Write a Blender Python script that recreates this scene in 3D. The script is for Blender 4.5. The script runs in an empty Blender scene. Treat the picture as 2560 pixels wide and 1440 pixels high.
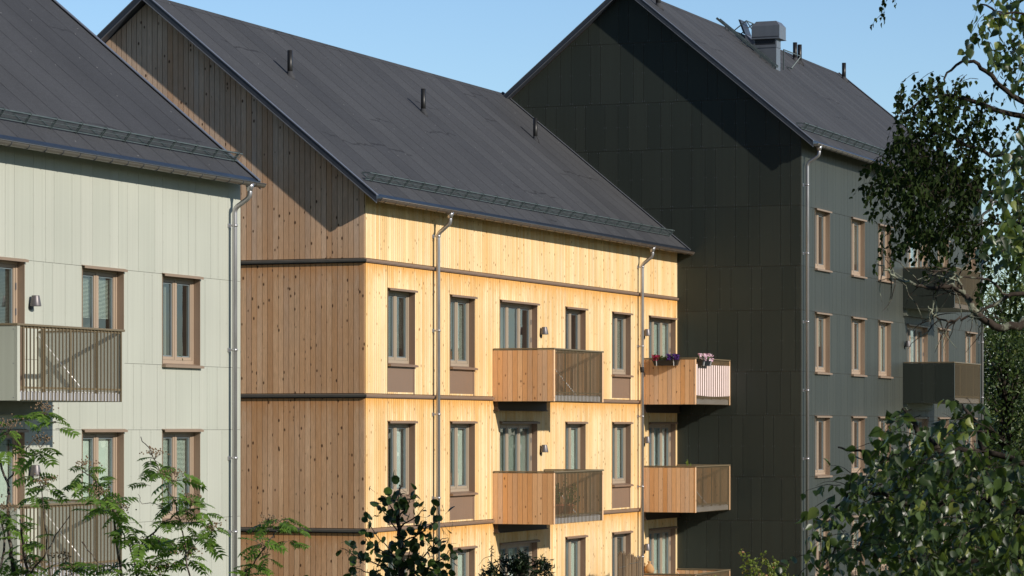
import bpy, bmesh, math, random
from math import sin, cos, pi, radians, sqrt, atan2, hypot
from mathutils import Vector, Matrix
S = bpy.context.scene
R = random.Random(7)

# ------------------------------------------------------------------ frame of reference
ANG = math.atan(2980/7700.)            # the facades run away to the right at this angle from the view axis
SA, CA = sin(ANG), cos(ANG)
ZC = 5.7                               # eye height over the ground
F = 7700.
def at(px, py, Y):                     # a point at distance Y seen at px, py of the 2560 x 1440 photograph
    return Vector(((px-1280)/F*Y, Y, ZC+(1068-py)/F*Y))
def site(u, n):                        # u along the facades, n out of them, from the corner of the timber house
    return (-3.2613+u*SA+n*CA, 68.24+u*CA-n*SA, 0)

# ------------------------------------------------------------------ mesh builder
class MB:
    def __init__(s): s.v=[]; s.f=[]; s.t=[]; s.d=[]; s.m=[]; s.sm=[]
    def add(s, pts, faces, tone=.5, drop=9., mi=0, smooth=False):
        b=len(s.v)
        for i,p in enumerate(pts):
            s.v.append(tuple(p)); s.t.append(tone); s.d.append(drop[i] if isinstance(drop,list) else drop)
        for f in faces:
            s.f.append([b+i for i in f]); s.m.append(mi); s.sm.append(smooth)
    def box(s,x0,x1,y0,y1,z0,z1,tone=.5,mi=0,T=None):
        p=[(x,y,z) for x in (x0,x1) for y in (y0,y1) for z in (z0,z1)]
        if T: p=[T(*q) for q in p]
        s.add(p,[(0,1,3,2),(4,6,7,5),(0,4,5,1),(2,3,7,6),(0,2,6,4),(1,5,7,3)],tone,mi=mi)
    def quad(s,*p,tone=.5,mi=0): s.add(p,[tuple(range(len(p)))],tone,mi=mi)
    def bar(s,a,b,w,h=None,up=(0,0,1),tone=.5,mi=0):      # rectangular bar from a to b
        a=Vector(a);b=Vector(b);h=h or w;d=(b-a).normalized();u=Vector(up)
        x=d.cross(u)
        if x.length<1e-4: x=d.cross(Vector((1,0,0)))
        x.normalize();y=x.cross(d)
        p=[q+x*i*w/2+y*j*h/2 for q in (a,b) for i in (-1,1) for j in (-1,1)]
        s.add(p,[(0,1,3,2),(4,6,7,5),(0,4,5,1),(2,3,7,6),(0,2,6,4),(1,5,7,3)],tone,mi=mi)
    def tube(s,pts,rad,n=8,tone=.5,mi=0,caps=True,smooth=True):
        pts=[Vector(p) for p in pts]
        if not isinstance(rad,(list,tuple)): rad=[rad]*len(pts)
        b=len(s.v); prev=None; ring=[]
        for i,p in enumerate(pts):
            d=(pts[min(i+1,len(pts)-1)]-pts[max(i-1,0)])
            d = d.normalized() if d.length>1e-9 else Vector((0,0,1))
            if prev is None:
                x=d.cross(Vector((0,0,1)))
                if x.length<1e-3: x=d.cross(Vector((1,0,0)))
            else: x=prev-d*prev.dot(d)
            x.normalize(); prev=x; y=d.cross(x)
            for k in range(n):
                a=2*pi*k/n; s.v.append(tuple(p+(x*cos(a)+y*sin(a))*rad[i])); s.t.append(tone); s.d.append(9.)
        for i in range(len(pts)-1):
            for k in range(n):
                s.f.append([b+i*n+k,b+i*n+(k+1)%n,b+(i+1)*n+(k+1)%n,b+(i+1)*n+k]); s.m.append(mi); s.sm.append(smooth)
        if caps:
            s.f.append([b+k for k in range(n)][::-1]); s.m.append(mi); s.sm.append(False)
            s.f.append([b+(len(pts)-1)*n+k for k in range(n)]); s.m.append(mi); s.sm.append(False)
    def lathe(s,c,prof,n=20,tone=.5,mi=0):                # prof: (radius, height) pairs, open ends closed
        s.tube([(c[0],c[1],c[2]+h) for r,h in prof],[max(r,1e-4) for r,h in prof],n,tone,mi)
    def join(s,o,mi=1):
        b=len(s.v); s.v+=o.v; s.t+=o.t; s.d+=o.d; s.sm+=o.sm; s.m+=[mi]*len(o.f); s.f+=[[i+b for i in f] for f in o.f]; return s
    def build(s,name,mat,parent=None,fix=True):
        me=bpy.data.meshes.new(name); me.from_pydata(s.v,[],s.f)
        for m in (mat if isinstance(mat,(list,tuple)) else [mat]): me.materials.append(m)
        me.attributes.new('tone','FLOAT','POINT').data.foreach_set('value',s.t)
        me.attributes.new('drop','FLOAT','POINT').data.foreach_set('value',s.d)
        me.polygons.foreach_set('material_index',s.m); me.polygons.foreach_set('use_smooth',s.sm)
        if fix:
            bm=bmesh.new(); bm.from_mesh(me); bmesh.ops.recalc_face_normals(bm,faces=bm.faces); bm.to_mesh(me); bm.free()
        me.update()
        o=bpy.data.objects.new(name,me); S.collection.objects.link(o)
        if parent: o.parent=parent
        return o
def empty(name,loc,rz=0,parent=None):
    o=bpy.data.objects.new(name,None); S.collection.objects.link(o); o.location=loc; o.rotation_euler=(0,0,rz)
    o.empty_display_size=.3
    if parent: o.parent=parent
    return o
def tag(o,label,cat,group=None):
    o['label']=label; o['category']=cat
    if group: o['group']=group
    return o
def setting(o): o['kind']='structure'; return o

# ------------------------------------------------------------------ materials
class NT:
    def __init__(s,name):
        s.mat=bpy.data.materials.new(name); s.mat.use_nodes=True; s.t=s.mat.node_tree
        s.t.nodes.clear(); s.out=s.t.nodes.new('ShaderNodeOutputMaterial')
    def n(s,typ,ins=None,**kw):
        nd=s.t.nodes.new('ShaderNode'+typ)
        for k,v in kw.items(): setattr(nd,k,v)
        for k,v in (ins or {}).items():
            if isinstance(v,bpy.types.NodeSocket): s.t.links.new(v,nd.inputs[k])
            else: nd.inputs[k].default_value=v
        return nd
    def math(s,op,a,b=0,c=None,clamp=False):
        i={0:a,1:b}
        if c is not None: i[2]=c
        return s.n('Math',i,operation=op,use_clamp=clamp).outputs[0]
    def mix(s,f,a,b,mode='MIX'):
        nd=s.n('Mix',data_type='RGBA',blend_type=mode)
        for k,v in ((0,f),(6,a),(7,b)):
            if isinstance(v,bpy.types.NodeSocket): s.t.links.new(v,nd.inputs[k])
            else: nd.inputs[k].default_value=(v if k==0 else (*v,1) if len(v)==3 else v)
        return nd.outputs[2]
    def attr(s,name): return s.n('Attribute',attribute_name=name).outputs['Fac']
    def obj(s): return s.n('TexCoord').outputs['Object']
    def map(s,v,sc): return s.n('Mapping',{'Vector':v,'Scale':sc}).outputs[0]
    def noise(s,v,scale=1,detail=3,rough=.5): return s.n('TexNoise',{'Vector':v,'Scale':scale,'Detail':detail,'Roughness':rough}).outputs[0]
    def ramp(s,f,stops):
        r=s.n('ValToRGB',{'Fac':f}); e=r.color_ramp.elements
        while len(e)<len(stops): e.new(.5)
        for q,(p,c) in zip(e,stops):
            q.position=p; q.color=(c,c,c,1) if not isinstance(c,(tuple,list)) else (*c,1)
        return r.outputs[0]
    def bump(s,h,strength=.3,dist=.01): return s.n('Bump',{'Height':h,'Strength':strength,'Distance':dist}).outputs[0]
    def pbr(s,col,rough=.6,metal=0,nrm=None,spec=.5):
        p=s.n('BsdfPrincipled',{'Metallic':metal,'Specular IOR Level':spec})
        for k,v in (('Base Color',col),('Roughness',rough)):
            if isinstance(v,bpy.types.NodeSocket): s.t.links.new(v,p.inputs[k])
            else: p.inputs[k].default_value=v if k=='Roughness' else (*v,1)
        if nrm: s.t.links.new(nrm,p.inputs['Normal'])
        s.t.links.new(p.outputs[0],s.out.inputs[0]); return p

def wood(name,c_lo,c_hi,c_grey,stain=None,knot=.75,kr=1.,gc=.55,greyz=None,knotc=(.10,.05,.025)):
    m=NT(name); t=m.attr('tone'); o=m.obj()
    sep=m.n('SeparateXYZ',{0:o})
    a=m.math('SUBTRACT',sep.outputs[0],sep.outputs[1])
    flat=m.n('CombineXYZ',{0:m.math('MULTIPLY',a,7.7),1:m.math('MULTIPLY',t,37.),2:m.math('MULTIPLY',sep.outputs[2],4.4)}).outputs[0]
    col=m.mix(t,c_lo,c_hi)
    g=m.n('TexWhiteNoise',{'W':m.math('MULTIPLY',t,913.7)},noise_dimensions='1D').outputs[0]
    gf=m.ramp(g,[(0,.0),(.55,.12),(.8,.5),(1,.9)])
    if greyz:
        gz=m.n('MapRange',{0:sep.outputs[2],1:greyz[0],2:greyz[1],3:.25,4:1.}).outputs[0]
        gf=m.math('MULTIPLY',gf,gz)
        gf=m.math('MAXIMUM',gf,m.math('MULTIPLY',m.n('MapRange',{0:sep.outputs[2],1:8.2,2:12.5,3:0.,4:.62}).outputs[0],1.))
    col=m.mix(gf,col,c_grey)
    gr=m.noise(m.map(flat,(6,1,.2)),6,4,.6)
    col=m.mix(gc,col,m.ramp(gr,[(.25,.52),(.75,1.34)]),'MULTIPLY')
    big=m.noise(m.map(o,(1.3,1.3,.25)),1.2,3)
    col=m.mix(.5,col,m.ramp(big,[(.3,.75),(.7,1.2)]),'MULTIPLY')
    if stain:
        d=m.attr('drop'); nz=m.noise(m.map(flat,(1,1,.5)),1.5,3)
        f=m.math('SUBTRACT',m.math('MULTIPLY',nz,1.5),.2)
        dd=m.math('DIVIDE',d,m.math('MAXIMUM',f,.2))
        sf=m.ramp(dd,[(0,1.),(.15,.85),(.45,.42),(1,0.06)])
        col=m.mix(sf,col,stain)
    if stain:
        bq=m.ramp(m.noise(m.map(o,(.7,.7,.45)),1.1,4,.6),[(.42,0),(.68,.55)])
        col=m.mix(bq,col,m.mix(.55,col,stain))
        pt=m.ramp(m.n('TexWhiteNoise',{'W':m.math('MULTIPLY',t,377.1)},noise_dimensions='1D').outputs[0],[(.72,0),(.95,.55)])
        col=m.mix(pt,col,m.mix(.6,col,stain))
    v=m.n('TexVoronoi',{'Vector':m.map(flat,(1,1,1)),'Scale':1.,'Randomness':1.})
    k=m.ramp(v.outputs['Distance'],[(.0,1),(.10*kr,1),(.17*kr,0)])
    kk=m.ramp(m.n('SeparateColor',{0:v.outputs['Color']}).outputs[0],[(.42,0),(.47,knot)])
    col=m.mix(m.math('MULTIPLY',k,kk),col,knotc)
    m.pbr(col,.72,nrm=m.bump(gr,.25,.004),spec=.25); return m.mat

def panelmat(name,c1,c2,rough=.5,streak=.35,spec=.35,sheen=0.):
    m=NT(name); t=m.attr('tone'); o=m.obj()
    col=m.mix(t,c1,c2)
    st=m.noise(m.map(o,(9,9,.12)),1.6,4,.6)
    col=m.mix(streak,col,m.ramp(st,[(.25,.7),(.75,1.3)]),'MULTIPLY')
    bl=m.noise(o,.35,2)
    col=m.mix(.4,col,m.ramp(bl,[(.3,.85),(.7,1.15)]),'MULTIPLY')
    p=m.pbr(col,rough,spec=spec,nrm=m.bump(st,.1,.003))
    if sheen:
        p.inputs['Sheen Weight'].default_value=sheen; p.inputs['Sheen Roughness'].default_value=.45; p.inputs['Sheen Tint'].default_value=(1,.93,.80,1)
    return m.mat

def metal(name,col,rough=.4,metallic=0.,var=.15,spec=.5):
    m=NT(name); o=m.obj(); nz=m.noise(m.map(o,(3,3,.8)),2.2,4)
    c=m.mix(var,col,m.ramp(nz,[(.25,.5),(.75,1.5)]),'MULTIPLY')
    r=m.ramp(nz,[(.2,rough*.8),(.8,min(1,rough*1.3))])
    m.pbr(c,r,metallic,spec=spec); return m.mat

def felt():
    m=NT('roofing_felt'); o=m.obj(); sp=m.n('SeparateXYZ',{0:o}); x,y,z=sp.outputs
    wob=m.noise(m.map(o,(.25,.5,.5)),1.3,3)
    xx=m.math('ADD',x,m.math('MULTIPLY',wob,.10))
    s=m.math('DIVIDE',xx,.93); idx=m.math('FLOOR',s); fr=m.math('FRACT',s)
    line=m.ramp(fr,[(0,1),(.03,1),(.06,0)])
    rnd=m.n('TexWhiteNoise',{'W':idx},noise_dimensions='1D').outputs[0]
    # cross laps: a different height in each strip, ragged
    lapz=m.math('ADD',m.math('MULTIPLY',rnd,.16),m.math('MULTIPLY',m.math('FLOOR',m.math('MULTIPLY',x,.17)),1.37))
    n2=m.noise(m.map(o,(2,2,2)),1.2,4,.7)
    dz=m.math('ABSOLUTE',m.math('SUBTRACT',m.math('MODULO',m.math('ADD',z,m.math('ADD',m.math('MULTIPLY',n2,.22),lapz)),2.3),1.))
    lap=m.ramp(dz,[(0,.8),(.010,.7),(.024,0)])
    msk=m.ramp(m.noise(m.map(o,(.35,.2,.2)),1.,1),[(.50,0),(.56,1)])
    lap=m.math('MULTIPLY',lap,msk)
    seam=m.math('MAXIMUM',m.math('MULTIPLY',line,m.ramp(n2,[(.3,.35),(.6,1)])),lap)
    fine=m.noise(o,55,2,.9); fine2=m.noise(o,14,3,.8)
    col=m.mix(rnd,(.046,.048,.055),(.058,.060,.067))
    col=m.mix(.8,col,m.ramp(fine,[(.2,.55),(.8,1.45)]),'MULTIPLY')
    col=m.mix(.5,col,m.ramp(fine2,[(.2,.6),(.8,1.4)]),'MULTIPLY')
    big=m.noise(m.map(o,(.5,.3,.3)),1.1,5,.65)
    col=m.mix(.7,col,m.ramp(big,[(.3,.82),(.7,1.18)]),'MULTIPLY')
    sp2=m.n('TexVoronoi',{'Vector':o,'Scale':2.6}).outputs['Distance']
    col=m.mix(m.ramp(sp2,[(0,.8),(.035,.8),(.045,0)]),col,(.3,.3,.3))
    col=m.mix(m.math('MULTIPLY',seam,.85),col,(.012,.012,.014))
    h=m.math('ADD',m.math('MULTIPLY',seam,-1.),m.math('ADD',m.math('MULTIPLY',fine,.25),m.math('MULTIPLY',big,1.5)))
    m.pbr(col,.85,nrm=m.bump(h,.6,.012),spec=.3); return m.mat

def leafmat(name,c1,c2,c3=None,trans=.35,rough=.42,tcol=(.16,.25,.03),spec=.3):
    m=NT(name); t=m.attr('tone')
    col=m.mix(t,c1,c2)
    if c3: col=m.mix(m.ramp(t,[(.88,0),(.96,1)]),col,c3)
    p=m.n('BsdfPrincipled',{'Base Color':col,'Roughness':rough,'Specular IOR Level':spec})
    tr=m.n('BsdfTranslucent',{'Color':m.mix(.6,col,tcol)})
    mx=m.n('MixShader',{0:trans,1:p.outputs[0],2:tr.outputs[0]})
    m.t.links.new(mx.outputs[0],m.out.inputs[0]); return m.mat

def glass():
    m=NT('window_glass')
    fr=m.n('Fresnel',{'IOR':1.55}).outputs[0]
    tr=m.n('BsdfTransparent',{'Color':(.76,.84,.81,1)})
    gl=m.n('BsdfGlossy',{'Color':(.95,.97,1,1),'Roughness':.015,'Normal':m.bump(m.noise(m.obj(),1.1,2),.35,.03)})
    f=m.math('MULTIPLY',fr,1.9,clamp=True)
    mx=m.n('MixShader',{0:f,1:tr.outputs[0],2:gl.outputs[0]})
    m.t.links.new(mx.outputs[0],m.out.inputs[0]); return m.mat

def plain(name,col,rough=.7,var=.2,scale=4,spec=.4):
    m=NT(name); o=m.obj(); nz=m.noise(o,scale,4,.6)
    m.pbr(m.mix(var,col,m.ramp(nz,[(.25,.5),(.75,1.5)]),'MULTIPLY'),rough,spec=spec); return m.mat
def bark(name,c1,c2,scale=18,thr=.5):
    m=NT(name); o=m.obj(); nz=m.noise(o,scale,5,.65)
    m.pbr(m.mix(m.ramp(nz,[(thr-.06,0),(thr+.06,1)]),c1,c2),.9,nrm=m.bump(nz,.6,.01),spec=.15); return m.mat

M={}
M['facade']=wood('pine_cladding_bright',(.81,.56,.265),(.96,.77,.465),(.87,.70,.44),stain=(.74,.365,.085),knot=.95,kr=1.12,knotc=(.32,.13,.035))
M['gable']=wood('pine_cladding_weathered',(.68,.40,.22),(.90,.59,.36),(.66,.56,.475),stain=(.62,.30,.115),knot=.95,kr=1.2,gc=1.,greyz=(7.,13.))
M['bal_wood']=wood('pine_panel',(.74,.36,.13),(.86,.53,.29),(.68,.48,.34),knot=.85,knotc=(.2,.08,.03))
M['backing']=plain('cladding_backing',(.06,.04,.028),.9)
M['pale']=panelmat('sage_fibre_cement',(.43,.445,.385),(.46,.47,.41),.55,.17)
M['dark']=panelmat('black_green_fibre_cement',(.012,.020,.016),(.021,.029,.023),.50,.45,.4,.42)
M['felt']=felt()
M['charcoal']=metal('charcoal_sheet_metal',(.040,.047,.062),.38,.0,.2)
M['edge']=metal('light_edge_metal',(.17,.18,.21),.40,.3)
M['eaveblue']=metal('glossy_eave_flashing',(.028,.035,.050),.34,.3,.1)
M['gut_brown']=metal('brown_gutter_metal',(.125,.098,.078),.42,.25)
M['gut_grey']=metal('umber_gutter_metal',(.15,.14,.125),.38,.35)
M['pipe']=metal('grey_downpipe_metal',(.48,.47,.49),.33,.75,.10)
M['tan']=metal('brown_window_sheet',(.25,.165,.115),.45,.1,.08)
M['tan2']=metal('tan_window_sheet',(.29,.21,.15),.45,.1,.08)
M['frame']=metal('beige_window_frame',(.36,.29,.215),.5,0,.06)
M['frame2']=metal('sand_window_frame',(.37,.28,.205),.5,0,.06)
M['bead']=metal('grey_glazing_bead',(.21,.245,.26),.4,.2,.06)
M['glass']=glass()
M['blind']=plain('white_blind',(.78,.80,.74),.5,.05)
M['curtain']=plain('white_curtain',(.72,.74,.74),.9,.15,2)
M['room']=plain('dim_interior',(.22,.22,.21),.9,.3,.6)
M['rail']=metal('olive_bronze_railing',(.20,.155,.095),.42,.2,.08)
M['slab']=plain('pale_balcony_edge',(.50,.50,.52),.6,.1)
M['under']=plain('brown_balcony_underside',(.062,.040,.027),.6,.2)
M['undark']=plain('dark_balcony_underside',(.20,.21,.17),.6,.2)
M['galv']=metal('galvanised_steel',(.115,.145,.15),.5,.4,.3)
M['rod']=metal('bright_steel_rod',(.8,.8,.8),.3,.3,.05)
M['lamp']=metal('satin_grey_lamp',(.17,.155,.16),.45,.5,.1)
M['black']=metal('black_metal',(.02,.02,.021),.4,.2)
M['ventgrey']=metal('grey_ventilator_metal',(.20,.215,.24),.36,.45,.12)
M['louvre']=metal('dark_louvre',(.05,.055,.065),.5,.2)

# ------------------------------------------------------------------ geometry helpers
def subtract(rects,h):
    out=[]
    for a0,a1,z0,z1 in rects:
        if h[0]>=a1 or h[1]<=a0 or h[2]>=z1 or h[3]<=z0: out.append((a0,a1,z0,z1)); continue
        if h[0]>a0: out.append((a0,h[0],z0,z1))
        if h[1]<a1: out.append((h[1],a1,z0,z1))
        b0,b1=max(a0,h[0]),min(a1,h[1])
        if h[2]>z0: out.append((b0,b1,z0,h[2]))
        if h[3]<z1: out.append((b0,b1,h[3],z1))
    return out
def clip(poly,A,B,C):                       # keep A*a+B*z<=C
    out=[]
    for i in range(len(poly)):
        p,q=poly[i],poly[(i+1)%len(poly)]; dp=A*p[0]+B*p[1]-C; dq=A*q[0]+B*q[1]-C
        if dp<=0: out.append(p)
        if (dp<0<dq) or (dq<0<dp):
            t=dp/(dp-dq); out.append((p[0]+(q[0]-p[0])*t,p[1]+(q[1]-p[1])*t))
    return out
def clad(mb,T,a0,a1,rows,widths,gap=.008,thick=.022,holes=(),roof=None,rnd=R,droptops=None,dots=None,tonef=None):
    """boards or sheets over a0..a1 in rows (z0,z1); widths() gives the next width"""
    for ri,(z0,z1) in enumerate(rows):
        a=a0; first=True
        while a<a1-1e-4:
            w=widths(ri,first); first=False
            b=min(a+w,a1); tone=rnd.random() if tonef is None else tonef()
            rects=[(a,b,z0,z1)]
            for h in holes: rects=subtract(rects,h)
            for r in rects:
                if r[1]-r[0]<gap*1.6 or r[3]-r[2]<.01: continue
                g=gap/2
                p=[(r[0]+g,r[2]+g),(r[1]-g,r[2]+g),(r[1]-g,r[3]-g),(r[0]+g,r[3]-g)]
                if roof:
                    zr,ar,m=roof
                    p=clip(p,m,1,zr+m*ar); 
                    if p: p=clip(p,-m,1,zr-m*ar)
                if len(p)<3: continue
                n=len(p)
                front=[T(x,thick,z) for x,z in p]; back=[T(x,0,z) for x,z in p]
                top=(droptops[ri] if droptops else 1e3)
                dr=[max(0,top-z) if droptops else 9. for x,z in p]
                mb.add(front+back,[tuple(range(n))]+[(i,n+i,n+(i+1)%n,(i+1)%n) for i in range(n)],tone,dr+dr)
                if dots and b-a>.1:
                    dmb,sp,dmi=dots
                    for xx in (r[0]+.03,r[1]-.03):
                        k=int((r[3]-r[2]-.1)/sp)
                        for j in range(k+1):
                            zz=r[2]+.05+(r[3]-r[2]-.1)*j/max(k,1)
                            if roof and zz>zr-m*abs(xx-ar)-.1: continue
                            dmb.box(xx-.007,xx+.007,thick,thick+.003,zz-.007,zz+.007,T=T,mi=dmi)
            a=b
def sheet(mb,T,a0,a1,z0,z1,holes=(),roof=None,o=0.):
    rects=[(a0,a1,z0,z1)]
    for h in holes: rects=subtract(rects,h)
    for r in rects:
        p=[(r[0],r[2]),(r[1],r[2]),(r[1],r[3]),(r[0],r[3])]
        if roof:
            zr,ar,m=roof
            p=clip(p,m,1,zr+m*ar)
            if p: p=clip(p,-m,1,zr-m*ar)
        if len(p)>=3: mb.add([T(x,o,z) for x,z in p],[tuple(range(len(p)))])

TF=lambda a,o,z:(a,-o,z)                # front facade: a along, o out
TG=lambda a,o,z:(-o,a,z)                # near gable: a into the house, o out towards the camera side

def window(parent,a0,a1,z0,z1,nsash=2,T=TF,style='tan',blind='open',panel=None,thick=.022,sill=True,drop=1.,label=None,rnd=R):
    ms,mf=(M['tan'],M['frame']) if style=='tan' else (M['tan2'],M['frame2'])
    w=MB(); t=.014; ob=-.21; of=thick+.012
    for q in ((a0,a0+t,z0,z1),(a1-t,a1,z0,z1)): w.box(q[0],q[1],ob,of,q[2],q[3],T=T)
    w.box(a0+t,a1-t,ob,of-.003,z1-t,z1,T=T); w.box(a0+t,a1-t,ob,of-.003,z0,z0+t,T=T)
    # sloping head flashing with a folded drip edge
    zt=z1+.03
    prof=[(thick+.001,zt),(thick+.075,zt-.018),(thick+.075,zt-.062),(thick+.067,zt-.062),(thick+.067,zt-.03),(thick+.001,zt-.014)]
    e0,e1=a0-.015,a1+.03
    w.add([T(e0,o,z) for o,z in prof]+[T(e1,o,z) for o,z in prof],
          [tuple(range(6)),tuple(range(11,5,-1))]+[(i,(i+1)%6,6+(i+1)%6,6+i) for i in range(6)])
    wo=w.build('window',ms,parent)
    if label: wo['label']=label
    if sill:
        s=MB(); zt=z0+.016
        prof=[(-.15,zt+.03),(thick+.085,zt-.012),(thick+.085,zt-.058),(thick+.076,zt-.058),(thick+.076,zt-.024),(-.15,zt+.016)]
        e0,e1=a0+.002+t,a1-.002-t
        s.add([T(e0,o,z) for o,z in prof]+[T(e1,o,z) for o,z in prof],
              [tuple(range(6)),tuple(range(11,5,-1))]+[(i,(i+1)%6,6+(i+1)%6,6+i) for i in range(6)])
        s.box(a0-.015,a1+.03,thick+.002,thick+.086,z0-.045,z0-.004,T=T)
        s.build('sill',ms,wo)
    # frame
    f=MB(); b=MB(); g=MB(); A0,A1,Z0,Z1=a0+t+.004,a1-t-.004,z0+.02,z1-t-.004
    fo,fi=-.115,-.185; fw=.055
    f.box(A0,A0+fw,fi,fo,Z0,Z1,T=T); f.box(A1-fw,A1,fi,fo,Z0,Z1,T=T)
    f.box(A0+fw,A1-fw,fi,fo-.002,Z1-fw,Z1,T=T); f.box(A0+fw,A1-fw,fi,fo-.002,Z0,Z0+fw+.03,T=T)
    zb0,zb1=Z0+fw+.03,Z1-fw
    W=(A1-A0-2*fw)/nsash
    for k in range(nsash):
        x0=A0+fw+k*W; x1=x0+W
        if k: f.box(x0-.025,x0+.025,fi,fo-.004,zb0,zb1,T=T)
        l=x0+(.028 if k else .004); r=x1-(.028 if k<nsash-1 else .004); sw=.058
        so,si=fo-.012,fi+.012
        f.box(l,l+sw,si,so,zb0+.004,zb1-.004,T=T); f.box(r-sw,r,si,so,zb0+.004,zb1-.004,T=T)
        f.box(l+sw,r-sw,si,so-.002,zb1-.06,zb1-.004,T=T); f.box(l+sw,r-sw,si,so-.002,zb0+.004,zb0+.065,T=T)
        # glazing bead ring, set back
        bw=.022; x2,x3,z2,z3=l+sw+.001,r-sw-.001,zb0+.067,zb1-.062
        b.box(x2,x2+bw,si-.03,si+.022,z2,z3,T=T); b.box(x3-bw,x3,si-.03,si+.022,z2,z3,T=T)
        b.box(x2+bw,x3-bw,si-.03,si+.02,z3-bw,z3,T=T); b.box(x2+bw,x3-bw,si-.03,si+.02,z2,z2+bw,T=T)
        g.add([T(x2+bw,si+.004,z2+bw),T(x3-bw,si+.004,z2+bw),T(x3-bw,si+.004,z3-bw),T(x2+bw,si+.004,z3-bw)],[(0,1,2,3)])
        if nsash==3 and k==2:
            for hz in (.35,.8,1.3): f.box(x1-.012,x1+.004,fo-.004,fo+.012,zb1-hz-.09,zb1-hz+.03,mi=1,T=T)
    f.build('frame',[mf,M['edge']],wo); b.build('glazing_bead',M['bead'],wo); g.build('pane',M['glass'],wo,fix=False)
    if blind:
        drop*=rnd.choice((1,1,1,.8,.55,.93)) if blind in('open','half') else 1
        s=MB(); zz=Z1-.08; zend=Z1-.08-(Z1-Z0-.16)*drop; tilt={'open':.18,'half':.55,'closed':1.05}.get(blind,.3)*rnd.uniform(.8,1.15)
        if blind in('open','half','closed'):
            for k in range(nsash):
                x0=A0+fw+k*W+.05; x1=x0+W-.1; z=zz
                while z>zend:
                    dy=.0125*cos(tilt); dz=.0125*sin(tilt)
                    s.add([T(x0,-.235-dy,z+dz),T(x1,-.235-dy,z+dz),T(x1,-.235+dy,z-dz),T(x0,-.235+dy,z-dz)],[(0,1,2,3)])
                    z-=.0245 if blind!='closed' else .021
                s.box(x0,x1,-.25,-.22,zz,zz+.035,T=T)
            s.build('blind',M['blind'],wo,fix=False)
        else:
            fr={'curtain':[(0,.42)],'curtains':[(0,.28),(.72,1)],'sheer':[(0,1)],'left':[(0,.2),(.45,.62)]}[blind]
            for q0,q1 in fr:
                c0,c1=A0+(A1-A0)*q0,A0+(A1-A0)*q1; n=int((c1-c0)/.018)+2
                P=[(c0+(c1-c0)*i/(n-1),-.29+.022*sin(i*1.15)+.01*sin(i*.37)) for i in range(n)]
                s.add([T(x,o,z) for x,o in P for z in (Z0+.02,Z1-.05)],[(2*i,2*i+2,2*i+3,2*i+1) for i in range(n-1)],smooth=True)
            s.build('curtain',M['curtain'],wo,fix=False)
    if panel is not None:
        p=MB(); p.box(a0+.01,a1-.085,-.004,thick-.004,panel,z0-.05,T=T); p.box(a1-.083,a1-.008,-.004,thick+.006,panel,z0-.05,T=T)
        p.build('spandrel_panel',M['tan'],wo)
    return wo

def walllamp(parent,a,z,T=TF,thick=.022):
    m=MB(); c=T(a,thick+.107,0); zb=z-.11
    m.lathe((c[0],c[1],zb),[(.085,0),(.100,.001),(.102,.012),(.070,.185),(.067,.192),(.0,.193)],20)
    o=m.build('wall_lamp',M['lamp'],parent)
    p=MB(); p.tube([T(a,thick,zb-.01),T(a,thick+.03,zb-.01)],.055,18); p.box(a-.022,a+.022,thick+.02,thick+.12,zb+.02,zb+.07,T=T)
    p.build('lamp_base',M['black'],o)
    return o

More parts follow.
